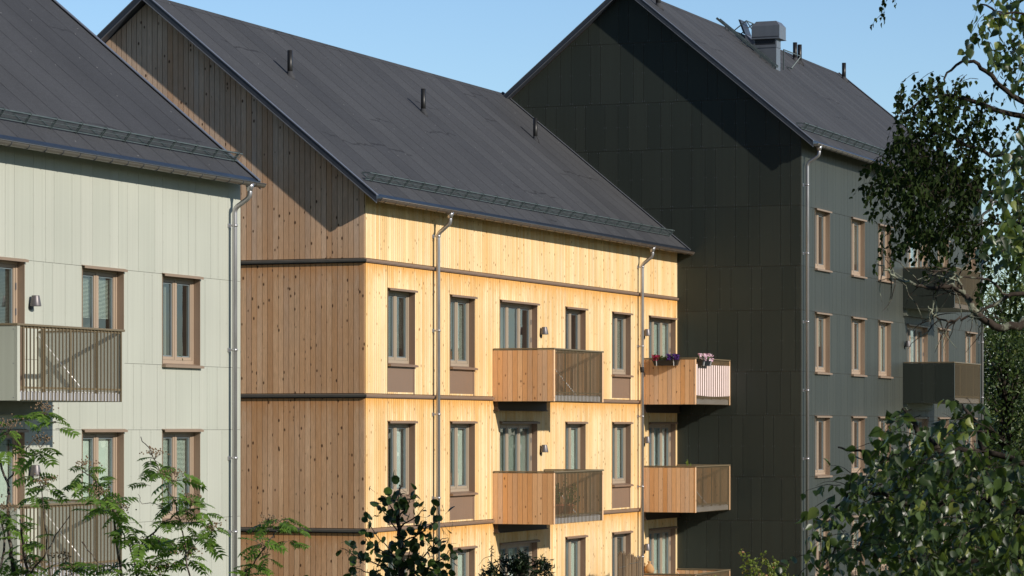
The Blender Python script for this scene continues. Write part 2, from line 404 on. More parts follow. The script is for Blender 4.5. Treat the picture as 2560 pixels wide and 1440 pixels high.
def balcony(parent,a0,w,L,z0,z1,kind,T=TF,thick=.022,rod=True,pitch=.10,cable=False):
    """projecting balcony: slab edge, two solid side panels, barred front, handrail, tie rod"""
    a1=a0+w; und=M['under'] if kind=='wood' else M['undark']
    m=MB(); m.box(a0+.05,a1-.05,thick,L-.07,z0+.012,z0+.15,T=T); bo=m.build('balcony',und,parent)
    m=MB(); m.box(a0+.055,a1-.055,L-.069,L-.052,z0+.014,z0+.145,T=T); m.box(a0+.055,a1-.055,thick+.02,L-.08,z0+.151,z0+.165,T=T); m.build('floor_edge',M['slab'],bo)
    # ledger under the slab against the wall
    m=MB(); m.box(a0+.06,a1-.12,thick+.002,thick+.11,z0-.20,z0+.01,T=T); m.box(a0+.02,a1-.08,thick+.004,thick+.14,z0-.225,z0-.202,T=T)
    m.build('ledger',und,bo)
    mat={'wood':M['bal_wood'],'pale':M['pale'],'dark':M['dark']}[kind]
    for sgn,ax in ((-1,a0),(1,a1)):
        # the panel's own frame: a runs out from the wall
        x=ax if sgn<0 else ax-.06
        p=MB(); dm=MB()
        if kind=='wood': wf=lambda ri,first:.129
        else:
            ws=[.62,.42,.6]; cnt=[0]
            def wf(ri,first):
                cnt[0]+=1; return ws[(cnt[0]-1)%3]
        To=lambda a,o,z:T(x+.004-o if sgn<0 else x+.056+o,a,z)
        Ti=lambda a,o,z:T(x+.056+o-.02 if sgn<0 else x+.02-o,a,z)
        p.box(x+.004,x+.056,thick+.001,L-.002,z0+.02,z1-.045,tone=.5,mi=1,T=T)
        TT=lambda a,o,z:T((x+.004-o) if sgn<0 else (x+.056+o),a,z)
        clad(p,TT,thick+.006,L-.012,[(z0,z1-.05)],wf,gap=.008,thick=.018,dots=(p,.5,2) if kind!='wood' else None)
        TI=lambda a,o,z:T((x+.056+o) if sgn<0 else (x+.004-o),a,z)
        cnt=[0]
        clad(p,TI,thick+.006,L-.012,[(z0+.17,z1-.05)],wf,gap=.008,thick=.014)
        p.box(x-.014,x+.074,L-.011,L+.001,z0,z1-.045,tone=.9,mi=0,T=T)
        so=p.build('side_panel',[mat,M['backing'] if kind=='wood' else mat,M['edge']],bo)
    # front railing
    r=MB(); n=int((w-.16)/pitch); 
    for k in range(n+1):
        xx=a0+.08+(w-.16)*k/n
        r.box(xx-.0075,xx+.0075,L-.028,L-.006,z0+.005,z1-.04,T=T)
    for zz in (z0+.20,z1-.075): r.box(a0+.076,a1-.076,L-.048,L-.028,zz,zz+.035,T=T)
    for k in range(1,4):
        xx=a0+w*k/4; r.box(xx-.025,xx+.025,L-.051,L-.0495+.02,z0+.15,z1-.04,T=T)
    r.build('railing',M['rail'],bo)
    h=MB(); hw=.075; z=z1-.04
    h.box(a0-.022,a0-.022+hw+.02,thick+.02,L+.012,z,z1,T=T); h.box(a1-hw+.002,a1+.022,thick+.02,L+.012,z,z1,T=T)
    h.box(a0+.074,a1-.074,L-.062,L+.012,z,z1-.002,T=T)
    ho=h.build('handrail',M['rail'],bo)
    bv=ho.modifiers.new('b','BEVEL'); bv.width=.008; bv.segments=2
    if rod:
        q=MB(); q.tube([T(a1-.12,.05,z1-.10),T(a1-.12,L*.58,z0+.17)],.013,8); q.build('tie_rod',M['rod'],bo)
    return bo

def downpipe(parent,a,ztop,zbot,ogut=.455,mat=None,T=TF,thick=.022,clamps=(),da=0.0,op=.15,r=.049):
    m=MB(); P=[(a+da,ogut,ztop+.03),(a+da,ogut,ztop-.16)]
    # swan neck back to the wall
    def bez(p0,p1,p2,n=6):
        return [tuple((1-t)**2*x+2*t*(1-t)*y+t*t*z for x,y,z in zip(p0,p1,p2)) for t in [i/n for i in range(1,n+1)]]
    A=(a+da,ogut,ztop-.16); B=(a+da*.9,ogut,ztop-.25); C=(a+da*.7,ogut-.09,ztop-.30)
    D=(a,op+.09,ztop-.40); E=(a,op,ztop-.45); G=(a,op,ztop-.55)
    P+=bez(A,B,C)+[D]+bez(D,E,G)+[(a,op,zbot)]
    m.tube([T(*p) for p in P],r,14)
    m.tube([T(a+da,ogut,ztop+.03),T(a+da,ogut,ztop-.05),T(a+da,ogut,ztop-.12)],[r*1.9,r*1.5,r*1.02],14)
    o=m.build('downpipe',mat or M['pipe'],parent)
    for z in clamps:
        c=MB(); c.tube([T(a,op,z-.025),T(a,op,z+.025)],r+.008,14); c.box(a-.02,a+.02,thick,op-r+.002,z-.02,z+.02,T=T)
        c.box(a-.07,a+.045,thick+.001,thick+.02,z-.04,z+.04,T=T)
        c.build('clamp',mat or M['pipe'],o)
    return o

def gutter(parent,x0,x1,z,o=.43,r=.074,mat=None,hold=.6):
    m=MB(); n=12; 
    for rr,s in ((r,1),(r-.006,-1)):
        P=[(o+rr*cos(pi+pi*i/n),z+rr*sin(pi+pi*i/n)) for i in range(n+1)]
        m.add([(x,-a,b) for x in (x0,x1) for a,b in P],[(i,i+1,n+2+i,n+1+i) for i in range(n)],smooth=True)
    for x in (x0,x1):
        P=[(x,-(o+r*cos(pi+pi*i/n)),z+r*sin(pi+pi*i/n)) for i in range(n+1)]; m.add(P,[tuple(range(n+1))])
    m.tube([(x0,-(o+r+.002),z+.004),(x1,-(o+r+.002),z+.004)],.011,8)
    x=x0+.25
    while x<x1:
        P=[(x,-(o+(r+.004)*cos(pi+pi*i/n)),z+(r+.004)*sin(pi+pi*i/n)) for i in range(n+1)]
        m.tube(P,.009,5,mi=1,smooth=False); x+=hold
    return m.build('gutter',[mat,M['gut_grey'] if mat!=M['gut_grey'] else M['charcoal']],parent)

def snowguard(parent,x0,x1,o,zr,s):                     # foot at outward offset o, roof height zr, slope angle s
    m=MB(); up=Vector((0,-sin(s),cos(s))); dn=Vector((0,cos(s),sin(s)))   # dn: up the slope
    f=Vector((0,-o,zr)); H=.21
    for h,w in ((.03,.016),(.125,.008),(H,.022)):
        p=f+up*h; m.bar(Vector((x0,p.y,p.z)),Vector((x1,p.y,p.z)),w,w)
    n=int((x1-x0)/.042)
    for k in range(n+1):
        x=x0+(x1-x0)*k/n; a=f+up*.03; b=f+up*H
        m.bar((x,a.y,a.z),(x,b.y,b.z),.013,.004)
    k=x0+.35
    while k<x1:
        a=f; b=f+up*(H+.02); c=f+dn*.30+up*.02
        m.bar((k,a.y,a.z),(k,b.y,b.z),.012,.05,up=(0,1,0)); m.bar((k,b.y,b.z),(k,c.y,c.z),.01,.03); m.bar((k,a.y,a.z),(k,c.y,c.z),.03,.012)
        k+=.92
    return m.build('snow_guard',M['galv'],parent)

def house_roof(parent,L,D,zr,m,ov,x0=-.33,x1=None,z_off=0,gm=None,guard=True,eave_back=True):
    """gable roof: ridge at local y = D/2, slope m, eaves beyond the walls by ov"""
    x1=L+.2 if x1 is None else x1
    yr=D/2; ang=math.atan(m); th=.11
    zs=lambda y: zr-m*abs(y-yr)
    r=MB(); xa,xb=x0+.03,x1-.03
    ys=[-ov,yr,D+ov]
    top=[(x,y,zs(y)) for x in (xa,xb) for y in ys]; bot=[(x,y,zs(y)-th) for x in (xa,xb) for y in ys]
    r.add(top+bot,[(0,1,4,3),(1,2,5,4)])
    r.add(top+bot,[(6,7,10,9),(7,8,11,10),(0,3,9,6),(2,8,11,5),(0,6,7,1),(1,7,8,2),(3,4,10,9),(4,5,11,10)],mi=1)
    ro=r.build('roof',[M['felt'],M['charcoal']],parent)
    # verge boards with lighter caps
    for x,s in ((x0,-1),(x1,1)):
        for y0,y1 in ((-ov-.02,yr),(yr,D+ov+.02)):
            v=MB(); q=lambda xx,y,dz:(xx,y,zs(y)+dz)
            def slab(xa,xb,d0,d1,mi):
                v.add([q(xx,y,dz) for xx in (xa,xb) for y in (y0,y1) for dz in (d0,d1)],[(0,1,3,2),(4,6,7,5),(0,4,5,1),(2,3,7,6),(0,2,6,4),(1,5,7,3)],mi=mi)
            xi=x-s*.03
            slab(x,xi,-.115,.032,0)
            slab(x+s*.012,x-s*.10,.034,.056,1)
            slab(x+s*.022,x-s*.02,-.138,-.118,1)
            v.build('verge_board',[M['charcoal'],M['edge']],ro)
    e=MB()
    for y,s in ((-ov,-1),(D+ov,1)):
        y2=y-s*.075
        e.add([(x,yy,zs(yy)+dz) for x in (xa,xb) for yy in (y+s*.012,y2) for dz in (.004,.010)],[(0,1,3,2),(4,6,7,5),(0,4,5,1),(2,3,7,6),(0,2,6,4),(1,5,7,3)])
        e.box(xa,xb,y+s*.002,y+s*.014,zs(y)-.06,zs(y)+.003)
    e.build('eave_flashing',M['eaveblue'],ro)
    k=MB(); k.add([(x,y,zs(y)+dz) for x in (xa,xb) for y,dz in ((yr-.14,.006),(yr,.014),(yr+.14,.006))],[(0,1,4,3),(1,2,5,4)])
    k.build('ridge_strip',M['felt'],ro,fix=False)
    if guard:
        og=-.06; snowguard(ro,x0+.45,x1-.45,-.06,zs(.06)+.01,ang)
    return ro

def ventpipe(parent,x,n,zr,h=.62,r=.062,mat=None):
    m=MB(); m.lathe((x,-n,zr-.1),[(r,0),(r,h+.1),(r-.012,h+.1),(r-.012,h)],14)
    o=m.build('vent_pipe',M['black'],parent)
    c=MB(); c.lathe((x,-n,zr-.12),[(r*2.2,0),(r*1.9,.10),(r*1.15,.19),(r*1.02,.22)],14); c.build('pipe_collar',M['felt'],o)
    return o

def interior(parent,L,D,floors,x0=.3):
    m=MB()
    for z in floors: m.box(x0,L-.3,.27,D-.3,z-.12,z)
    m.box(x0,L-.3,4.0,4.1,.1,floors[-1])
    for k in range(1,8):
        x=x0+(L-.6)*k/8; m.box(x,x+.1,.27,3.99,.1,floors[-1]-.13)
    return m.build('interior',M['room'],parent)

def closed_shell(parent,L,D,zr,m,zb,mats,front_holes=(),gable_mat=None,zt_front=None):
    """backing walls on four sides"""
    w=MB(); rf=(zr-.02,D/2,m)
    sheet(w,TF,0,L,0,zt_front,front_holes)
    sheet(w,lambda a,o,z:(-o,a,z),0,D,0,zr,roof=rf)
    sheet(w,lambda a,o,z:(L+o,a,z),0,D,0,zr,roof=rf)
    sheet(w,lambda a,o,z:(a,D+o,z),0,L,0,zt_front)
    return w.build('wall',mats,parent,fix=False)

SLOPE=.822
RZ=pi/2-ANG
# =================================================================== TIMBER HOUSE
wh=empty('timber_house',site(0,0),RZ)
tag(wh,'timber apartment house with honey coloured pine facade and weathered pine gable','apartment building')
L,D=22.25,10.74; ZR=9.84+ZC
zt=ZR-SLOPE*D/2-.02
B=[3.75+ZC,.75+ZC,-2.25+ZC,-5.25+ZC]
rows=[(B[0],zt),(B[1],B[0]-.10),(B[2],B[1]-.10),(.25,B[2]-.10)]
tops=[zt+.05,B[0]-.06,B[1]-.06,B[2]-.06]
wins=[]
for k in range(3):
    dz=-3.*k
    zh,zs_=3.12+dz+ZC,1.42+dz+ZC; fl=.80+dz+ZC
    wins+=[(1.22,2.78,zs_,zh,2,'p'),(4.91,6.47,zs_,zh,2,'p'),(8.14,10.74,fl,zh,3,'d'),(12.82,14.36,zs_,zh,2,'p'),(16.5,18.04,zs_,zh,2,'p'),(19.62,22.02,fl,zh,3,'d')]
holes=[(a,b,(z0 if t=='d' else z0-.62),z1) for a,b,z0,z1,n,t in wins]
fb=[w[:4] for w in wins]
closed_shell(wh,L,D,ZR-.05,SLOPE,0,M['backing'],fb,None,zt)
m=MB(); clad(m,TF,0,L,rows,lambda r,f:.119*R.choice((1,1,1,.94,1.05)),gap=.012,holes=holes,droptops=tops)
m.build('facade_cladding',M['facade'],wh)
m=MB()
rowsg=[(B[0],ZR),(B[1],B[0]-.10),(B[2],B[1]-.10),(.25,B[2]-.10)]
topsg=[1e3]+[b-.06 for b in B[:3]]
clad(m,TG,0,D,rowsg,lambda r,f:.132,gap=.013,roof=(ZR-.14,D/2,SLOPE),droptops=[ZR+9,B[0]-.06,B[1]-.06,B[2]-.06])
m.build('gable_cladding',M['gable'],wh)
m=MB(); clad(m,lambda a,o,z:(a,D+o,z),0,L,[(.2,zt)],lambda r,f:.5,gap=.01); m.build('rear_cladding',M['gable'],wh)
bays=[(a,b,z0,z1,n,t) for a,b,z0,z1,n,t in wins]
bl=['open','half','curtain','left','half','closed', 'curtains','closed','half','closed','closed','sheer', 'half','closed','sheer','closed','open','closed']
for i,(a,b,z0,z1,n,t) in enumerate(bays):
    row=i//6
    window(wh,a,b,z0,z1,n,blind=bl[i],panel=(z0-.66 if t=='p' else None),drop=(.62 if i==2 else 1.),sill=(t!='d'))
# belt courses, mitred round the corner
for i in range(3):
    z=B[i]; 
    prof=[(.0,z+.0),(.075,z-.026),(.075,z-.072),(.060,z-.072),(.060,z-.09),(.0,z-.09)]
    n=len(prof)
    for s0,s1 in ([(0,L+.12)] if i==0 else [(0,7.64),(11.34,18.86)]):
        m=MB(); a0=[(-o if s0<=0 else s0) for o,_ in prof]; a1=[s1]*n
        m.add([(a0[j],-prof[j][0],prof[j][1]) for j in range(n)]+[(a1[j],-prof[j][0],prof[j][1]) for j in range(n)],
              [tuple(range(n)),tuple(range(2*n-1,n-1,-1))]+[(j,(j+1)%n,n+(j+1)%n,n+j) for j in range(n)])
        m.build('belt_course',M['tan'],wh)
    m=MB()
    m.add([(-prof[j][0],-prof[j][0],prof[j][1]) for j in range(n)]+[(-prof[j][0],D,prof[j][1]) for j in range(n)],
          [tuple(range(n)),tuple(range(2*n-1,n-1,-1))]+[(j,(j+1)%n,n+(j+1)%n,n+j) for j in range(n)])
    m.build('belt_course',M['gut_grey'],wh)
for k in range(3):
    for a0 in (7.68,18.93):
        w=3.59 if a0<10 else 3.28
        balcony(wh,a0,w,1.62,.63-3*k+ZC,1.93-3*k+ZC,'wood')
    walllamp(wh,10.99,2.47-3*k+ZC); walllamp(wh,19.18,2.72-3*k+ZC-.06)
ro=house_roof(wh,L,D,ZR,SLOPE,.41,x1=L-.02)
gutter(ro,-.30,22.8,ZR-SLOPE*(D/2+.41)-.055,.475,mat=M['gut_brown'])
for px,pn,h in ((3.56,-3.51,.60),(11.26,-3.33,.62),(19.53,-3.35,.62)): ventpipe(ro,px,pn,ZR-SLOPE*(pn+D/2),h)
for a in (3.87,18.66):
    downpipe(wh,a,ZR-SLOPE*(D/2+.41)-.11,.3,clamps=[4.45+ZC,2.25+ZC,.30+ZC,-1.65+ZC,-3.6+ZC],op=.155)
interior(wh,L,D,[.3,3.30,6.30,9.30,10.6])
# leaf catcher band seen on the right downpipe is a dark rubber sleeve
# =================================================================== PALE HOUSE
ph=empty('sage_house',site(-6.30,.02),RZ)
tag(ph,'pale sage green panelled apartment house cut by the left edge of the photo','apartment building')
# local x runs from -22 (off to the left) to 0 (the corner in view)
L2=22.; D2=10.74; ZP=9.72+ZC; zt2=ZP-SLOPE*D2/2-.02
rw=[2.95,1.20,-.05,-1.80,-3.05,-4.80]; rw=[z+ZC for z in rw]
rowsp=[(rw[0],zt2)]+[(rw[i+1],rw[i]) for i in range(5)]+[(.2,rw[5])]
winp=[]
for k in range(2):
    dz=-3.0*k+ZC
    winp+=[(-11.19,-8.59,.60+dz,2.94+dz,3,'d'),(-6.52,-4.93,1.20+dz,2.94+dz,2,'w'),(-3.38,-1.79,1.20+dz,2.94+dz,2,'w'),(-14.9,-13.3,1.20+dz,2.94+dz,2,'w')]
hp=[w[:4] for w in winp]
w=MB(); sheet(w,TF,-L2,0,0,zt2,hp); rf=(ZP-.07,D2/2,SLOPE)
sheet(w,lambda a,o,z:(-L2-o,a,z),0,D2,0,ZP,roof=rf); sheet(w,lambda a,o,z:(o,a,z),0,D2,0,ZP,roof=rf); sheet(w,lambda a,o,z:(a,D2+o,z),-L2,0,0,zt2)
w.build('wall',M['backing'],ph,fix=False)
seqp=[.65,.33,.44,.66,.33,.34,.45,.66,.32,.65,.43,.31]
def seqw(seq,rnd):
    st={'i':0}
    def f(ri,first):
        if first: st['i']=rnd.randrange(len(seq)); 
        st['i']+=1; v=seq[st['i']%len(seq)]
        return v*(.5 if first else 1)
    return f
m=MB(); dm=MB(); clad(m,TF,-L2,.022,rowsp,seqw(seqp,random.Random(3)),gap=.0065,thick=.012,holes=hp,dots=(m,.55,1))
m.build('facade_panels',[M['pale'],M['pale']],ph)
m=MB(); dm=MB(); clad(m,lambda a,o,z:(o,a,z),0,D2,rowsp+[(zt2,ZP)],seqw(seqp,random.Random(4)),gap=.009,thick=.012,roof=(ZP-.14,D2/2,SLOPE)); m.build('gable_panels',M['pale'],ph)
m=MB(); clad(m,lambda a,o,z:(a,D2+o,z),-L2,0,[(.2,zt2)],seqw(seqp,random.Random(5)),gap=.009,thick=.012); m.build('rear_panels',M['pale'],ph)
blp=['open','half','left','half','closed','closed','half','closed']
for (a,b,z0,z1,n,t),q in zip(winp,blp):
    window(ph,a,b,z0,z1,n,style='sand',blind=q,thick=.012,sill=(t!='d' and abs(a+6.52)>.1),drop=(.96))
for k in range(2):
    dz=-3.*k+ZC
    balcony(ph,-11.71,3.67,1.70,.44+dz,1.72+dz,'pale',thick=.012,pitch=.117); walllamp(ph,-8.38,2.27+dz-.02,thick=.012)
rop=None
rr=empty('tmp',(0,0,0)); bpy.data.objects.remove(rr)
rx=MB()
# the roof helper works from x=0, so it gets a span shifted by -22
rop=house_roof(ph,0,D2,ZP,SLOPE,.42,x0=-L2-.2,x1=.06,guard=False)
sg=snowguard(rop,-L2+.3,-.02,-.06,ZP-SLOPE*(D2/2-.06)+.01,math.atan(SLOPE))
gutter(rop,-L2-.2,.08,ZP-SLOPE*(D2/2+.42)-.055,.485,mat=M['gut_grey'])
downpipe(ph,-.50,ZP-SLOPE*(D2/2+.42)-.11,.3,ogut=.475,clamps=[4.05+ZC,1.55+ZC,-.62+ZC,-2.1+ZC],op=.14,thick=.012)
m=MB()
for z in (.3,3.2,6.2,9.2,10.6): m.box(-L2+.3,-.3,.27,D2-.3,z-.12,z)
m.box(-L2+.3,-.3,4.,4.1,.1,10.6)
for k in range(1,8): m.box(-L2+k*2.75,-L2+k*2.75+.1,.27,3.99,.1,10.4)
m.build('interior',M['room'],ph)

# =================================================================== DARK HOUSE
dh=empty('dark_house',site(22.2,3.72),RZ)
tag(dh,'tall black green panelled apartment house with a boxy ventilator on its roof','apartment building')
L3,D3=23.4,10.48; ZD=12.79+ZC; SD=.830; zt3=ZD-SD*D3/2-.02
hr=[6.32,4.60,3.34,1.59,.34,-1.42,-2.67,-4.40]
hr=[z+ZC for z in hr]
rowsd=[(hr[0],zt3)]+[(hr[i+1],hr[i]) for i in range(7)]+[(.2,hr[7])]
wind=[]
for k in range(4):
    dz=-3.*k+ZC
    wind+=[(a,b,4.58+dz,6.31+dz,2,'w') for a,b in ((1.42,3.03),(5.48,7.06),(8.73,10.31),(16.72,18.28),(20.85,22.45))]+[(12.45,15.24,4.0+dz,6.31+dz,3,'d')]
hd=[w[:4] for w in wind]
closed_shell(dh,L3,D3,ZD-.05,SD,0,M['backing'],hd,None,zt3)
seqd=[.60,.31,.40,.61,.30,.61,.33,.40]
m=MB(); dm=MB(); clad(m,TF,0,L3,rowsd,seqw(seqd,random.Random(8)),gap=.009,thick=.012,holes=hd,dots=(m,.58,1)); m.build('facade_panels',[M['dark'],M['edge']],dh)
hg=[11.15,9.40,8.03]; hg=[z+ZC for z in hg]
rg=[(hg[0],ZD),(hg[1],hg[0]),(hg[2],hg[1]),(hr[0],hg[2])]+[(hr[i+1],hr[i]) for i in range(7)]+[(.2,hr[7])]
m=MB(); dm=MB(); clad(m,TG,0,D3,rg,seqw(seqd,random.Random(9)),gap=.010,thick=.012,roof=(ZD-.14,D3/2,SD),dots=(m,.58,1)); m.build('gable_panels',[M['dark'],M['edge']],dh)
m=MB(); clad(m,lambda a,o,z:(a,D3+o,z),0,L3,[(.2,zt3)],seqw(seqd,random.Random(9)),gap=.010,thick=.012); m.build('rear_panels',M['dark'],dh)
bld=['left','half','curtain','closed','open','sheer', 'half','sheer','closed','left','closed','curtains', 'curtain','left','open','closed','sheer','closed','half','closed','sheer','closed','closed','closed']
for (a,b,z0,z1,n,t),q in zip(wind,bld):
    window(dh,a,b,z0,z1,n,style='sand',blind=q,thick=.012,sill=(t!='d'))
for k in range(4):
    dz=-3.03*k+ZC; balcony(dh,11.91,3.84,1.68,3.80+dz,5.12+dz,'dark',thick=.012,rod=False,pitch=.125)
    walllamp(dh,12.12,5.72+dz,thick=.012)
rd=house_roof(dh,L3,D3,ZD,SD,.43,x1=L3+.25)
gutter(rd,-.25,L3+.35,ZD-SD*(D3/2+.43)-.055,.495,mat=M['gut_grey'])
for a,da in ((.17,0),(22.95,0)):
    downpipe(dh,a,ZD-SD*(D3/2+.43)-.11,.3,ogut=.485,da=da,clamps=[6.9+ZC,4.95+ZC,3.0+ZC,1.05+ZC,-.9+ZC,-2.9+ZC],op=.14,thick=.012)
for px,pn,h in ((1.39,-4.74,.5),(16.26,-4.81,.62),(16.76,-4.79,.62),(22.93,-4.89,.60)): ventpipe(rd,px,pn,ZD-SD*(pn+D3/2),h,r=.075)
interior(dh,L3,D3,[.3,3.3,6.3,9.3,12.3,13.5])
# roof ventilator: flared duct, louvre collar, chamfered hood
zs=lambda n:ZD-SD*abs(n+D3/2)
vx0,vx1,vn0,vn1=9.50,9.96,-4.24,-3.50
zm=12.06+ZC
m=MB(); m.box(vx0,vx1,-vn1,-vn0,zs(vn1)-.15,zm)
vo=m.build('roof_ventilator',M['ventgrey'],rd)
m=MB(); m.box(vx0-.015,vx1+.015,-vn1-.015,-vn0+.015,zm,zm+.025); m.box(vx0+.012,vx1-.012,-vn1+.012,-vn0-.012,zm+.025,zm+.28,mi=1)
m.box(vx0+.013,vx1+.01,-vn1-.01,-vn1+.011,zm+.025,zm+.28); m.box(vx0-.01,vx0+.011,-vn1-.01,-vn0+.01,zm+.025,zm+.09)
m.box(vx0-.01,vx0+.011,-vn1-.01,-vn1+.04,zm+.09,zm+.28); m.box(vx0-.01,vx0+.011,-vn0-.04,-vn0+.01,zm+.09,zm+.28)
for k in range(4): m.box(vx0-.004,vx0+.011,-vn1+.041,-vn0-.041,zm+.11+k*.04,zm+.125+k*.04,mi=1)
m.build('louvre_collar',[M['ventgrey'],M['louvre']],vo)
m=MB(); e=.12; y0,y1=-vn1-e,-vn0+.06; z0=zm+.29; z1=z0+.40; z2=z1+.15; c=.13; xa,xb=vx0-.06,vx1+.22
Pi=[(y0,z0),(y1,z0),(y1,z1),(y1-c,z2),(y0+c,z2),(y0,z1)]
xs=[(xa,xa+.10),(xb,xb-.02)]
P1=[(xa,y,z) for y,z in Pi[:3]]+[(xa+.08,y,z) for y,z in Pi[3:5]]+[(xa,*Pi[5])]
P2=[(xb,y,z) for y,z in Pi[:3]]+[(xb-.05,y,z) for y,z in Pi[3:5]]+[(xb,*Pi[5])]
m.add(P1+P2,[(0,1,2,5),(5,2,3,4),(6,11,8,7),(11,10,9,8)]+[(i,(i+1)%6,6+(i+1)%6,6+i) for i in range(6)])
m.box(xa-.006,xa-.001,y0+.03,y1-.03,z0+.035,z0+.06,mi=1); m.box(xa-.02,xb+.015,y0-.015,y1+.015,z0-.02,z0-.001)
ho=m.build('hood',[M['ventgrey'],M['louvre']],vo)
# roof ladder
m=MB()
for x in (9.05,9.40):
    a=Vector((x,5.15,zs(-5.15)+.14)); b=Vector((x,3.42,zs(-3.42)+.14)); m.bar(a+(a-b).normalized()*.25,b,.035,.07)
for k in range(9):
    t=k/8; y=5.15+(3.42-5.15)*t; z=zs(-y)+.14; m.bar((9.05,y,z),(9.40,y,z),.03,.02)
for k in (0,3,6,8):
    y=5.05-(5.05-3.5)*k/8; z=zs(-y); 
    for x in (9.05,9.40): m.bar((x,y,z),(x,y,z+.12),.03,.03)
m.build('roof_ladder',M['galv'],rd)
# roof hatch standing behind the ladder
m=MB(); 
hx0,hx1=10.9,11.6; n0,n1=-4.95,-4.1
q=[(x,-n,zs(n)+dz) for x in (hx0,hx1) for n in (n0,n1) for dz in (-.02,.16)]
m.add(q,[(0,1,3,2),(4,6,7,5),(0,4,5,1),(2,3,7,6),(0,2,6,4),(1,5,7,3)])
hh=m.build('roof_hatch',M['edge'],rd)
m=MB(); u=Vector((0,.35,.94)).normalized(); a=Vector((0,-n0,zs(n0)+.17)); b=a+u*.5
m.add([(x,p.y+d,p.z) for x in (hx0,hx1) for p in (a,b) for d in (0,.06)],[(0,1,3,2),(4,6,7,5),(0,4,5,1),(2,3,7,6),(0,2,6,4),(1,5,7,3)])
m.build('hatch_lid',M['charcoal'],hh)
m=MB(); 
for x in (10.85,11.65):
    m.bar((x,-n1,zs(n1)+.1),(x,-n0-.05,zs(n0)+.58),.03); m.bar((x,-n0-.05,zs(n0)+.58),(x,-n0+.4,zs(n0)+.25),.03)
m.bar((10.85,-n0-.05,zs(n0)+.58),(11.65,-n0-.05,zs(n0)+.58),.03)
m.build('hatch_rail',M['galv'],hh)
# folding stay beside the ventilator
dL=lambda px,py,Y:(lambda q:((q.x-site(22.2,3.72)[0])*SA+(q.y-site(22.2,3.72)[1])*CA, -((q.x-site(22.2,3.72)[0])*CA-(q.y-site(22.2,3.72)[1])*SA), q.z))(at(px,py,Y))
m=MB(); A_=dL(1959,124,99.2); B_=dL(2002,141,100.6); C_=dL(1977,172,100.4)
m.bar(A_,B_,.03); m.bar(B_,C_,.03); m.bar((C_[0],C_[1]-.06,C_[2]),(C_[0],C_[1]+.12,C_[2]+.06),.12,.03); m.bar(A_,(A_[0],A_[1],zs(-A_[1])),.03)
m.build('stay_bar',M['galv'],rd)
#@@PART2@@
# =================================================================== FLOWERS, POTS AND OTHER THINGS ON THE BALCONIES
def Wp(a,o,z):                                      # a point in front of the timber facade, in world space
    p=site(a,o); return Vector((p[0],p[1],z))
def leaf(mb,p,d,n,L,W,tone,curl=.12,fold=.18):
    """ovate leaf: base p, direction d, face normal n"""
    d=d.normalized(); s=d.cross(n)
    if s.length<1e-4: s=d.cross(Vector((.3,.2,.9)))
    s.normalize(); n=s.cross(d)
    P=[p, p+d*L*.06+s*W*.30+n*W*fold*.6, p+d*L*.26+s*W*.50+n*W*fold, p+d*L*.52+s*W*.40+n*W*fold*.8, p+d*L*.78+s*W*.17+n*W*fold*.3-n*L*curl*.5, p+d*L-n*L*curl,
       p+d*L*.78-s*W*.17+n*W*fold*.3-n*L*curl*.5, p+d*L*.52-s*W*.40+n*W*fold*.8, p+d*L*.26-s*W*.50+n*W*fold, p+d*L*.06-s*W*.30+n*W*fold*.6, p+d*L*.5-n*L*curl*.1]
    mb.add(P,[(0,1,2,10),(10,2,3),(10,3,4),(10,4,5),(10,5,6),(10,6,7),(10,7,8),(0,10,8,9)],tone,smooth=True)
def rv(r,s=1.): return Vector((r.gauss(0,s),r.gauss(0,s),r.gauss(0,s)))
M['petal_red']=leafmat('crimson_petals',(.20,.012,.04),(.36,.03,.09),trans=.2,tcol=(.6,.05,.1))
M['petal_purple']=leafmat('purple_petals',(.035,.01,.11),(.09,.022,.22),trans=.15,tcol=(.12,.03,.3))
M['petal_pink']=leafmat('pale_pink_petals',(.72,.42,.56),(.85,.70,.76),trans=.2,tcol=(.8,.5,.6))
M['herb']=leafmat('flower_foliage',(.045,.10,.02),(.10,.20,.035),trans=.35)
M['box']=metal('black_planter_plastic',(.018,.02,.024),.4)
M['clip']=metal('white_planter_hook',(.7,.7,.7),.4,0,.05)
M['cloth_pink']=plain('pale_pink_cloth',(.80,.64,.62),.9,.12,3)
M['terra']=plain('terracotta',(.42,.15,.07),.8,.2,9)
M['sack']=plain('tan_cloth_sack',(.50,.29,.13),.9,.3,14)
M['rubber']=plain('black_rubber',(.015,.015,.018),.6,.1)
M['reed']=wood('reed_stalks',(.09,.055,.03),(.30,.20,.11),(.18,.15,.12),knot=.0)

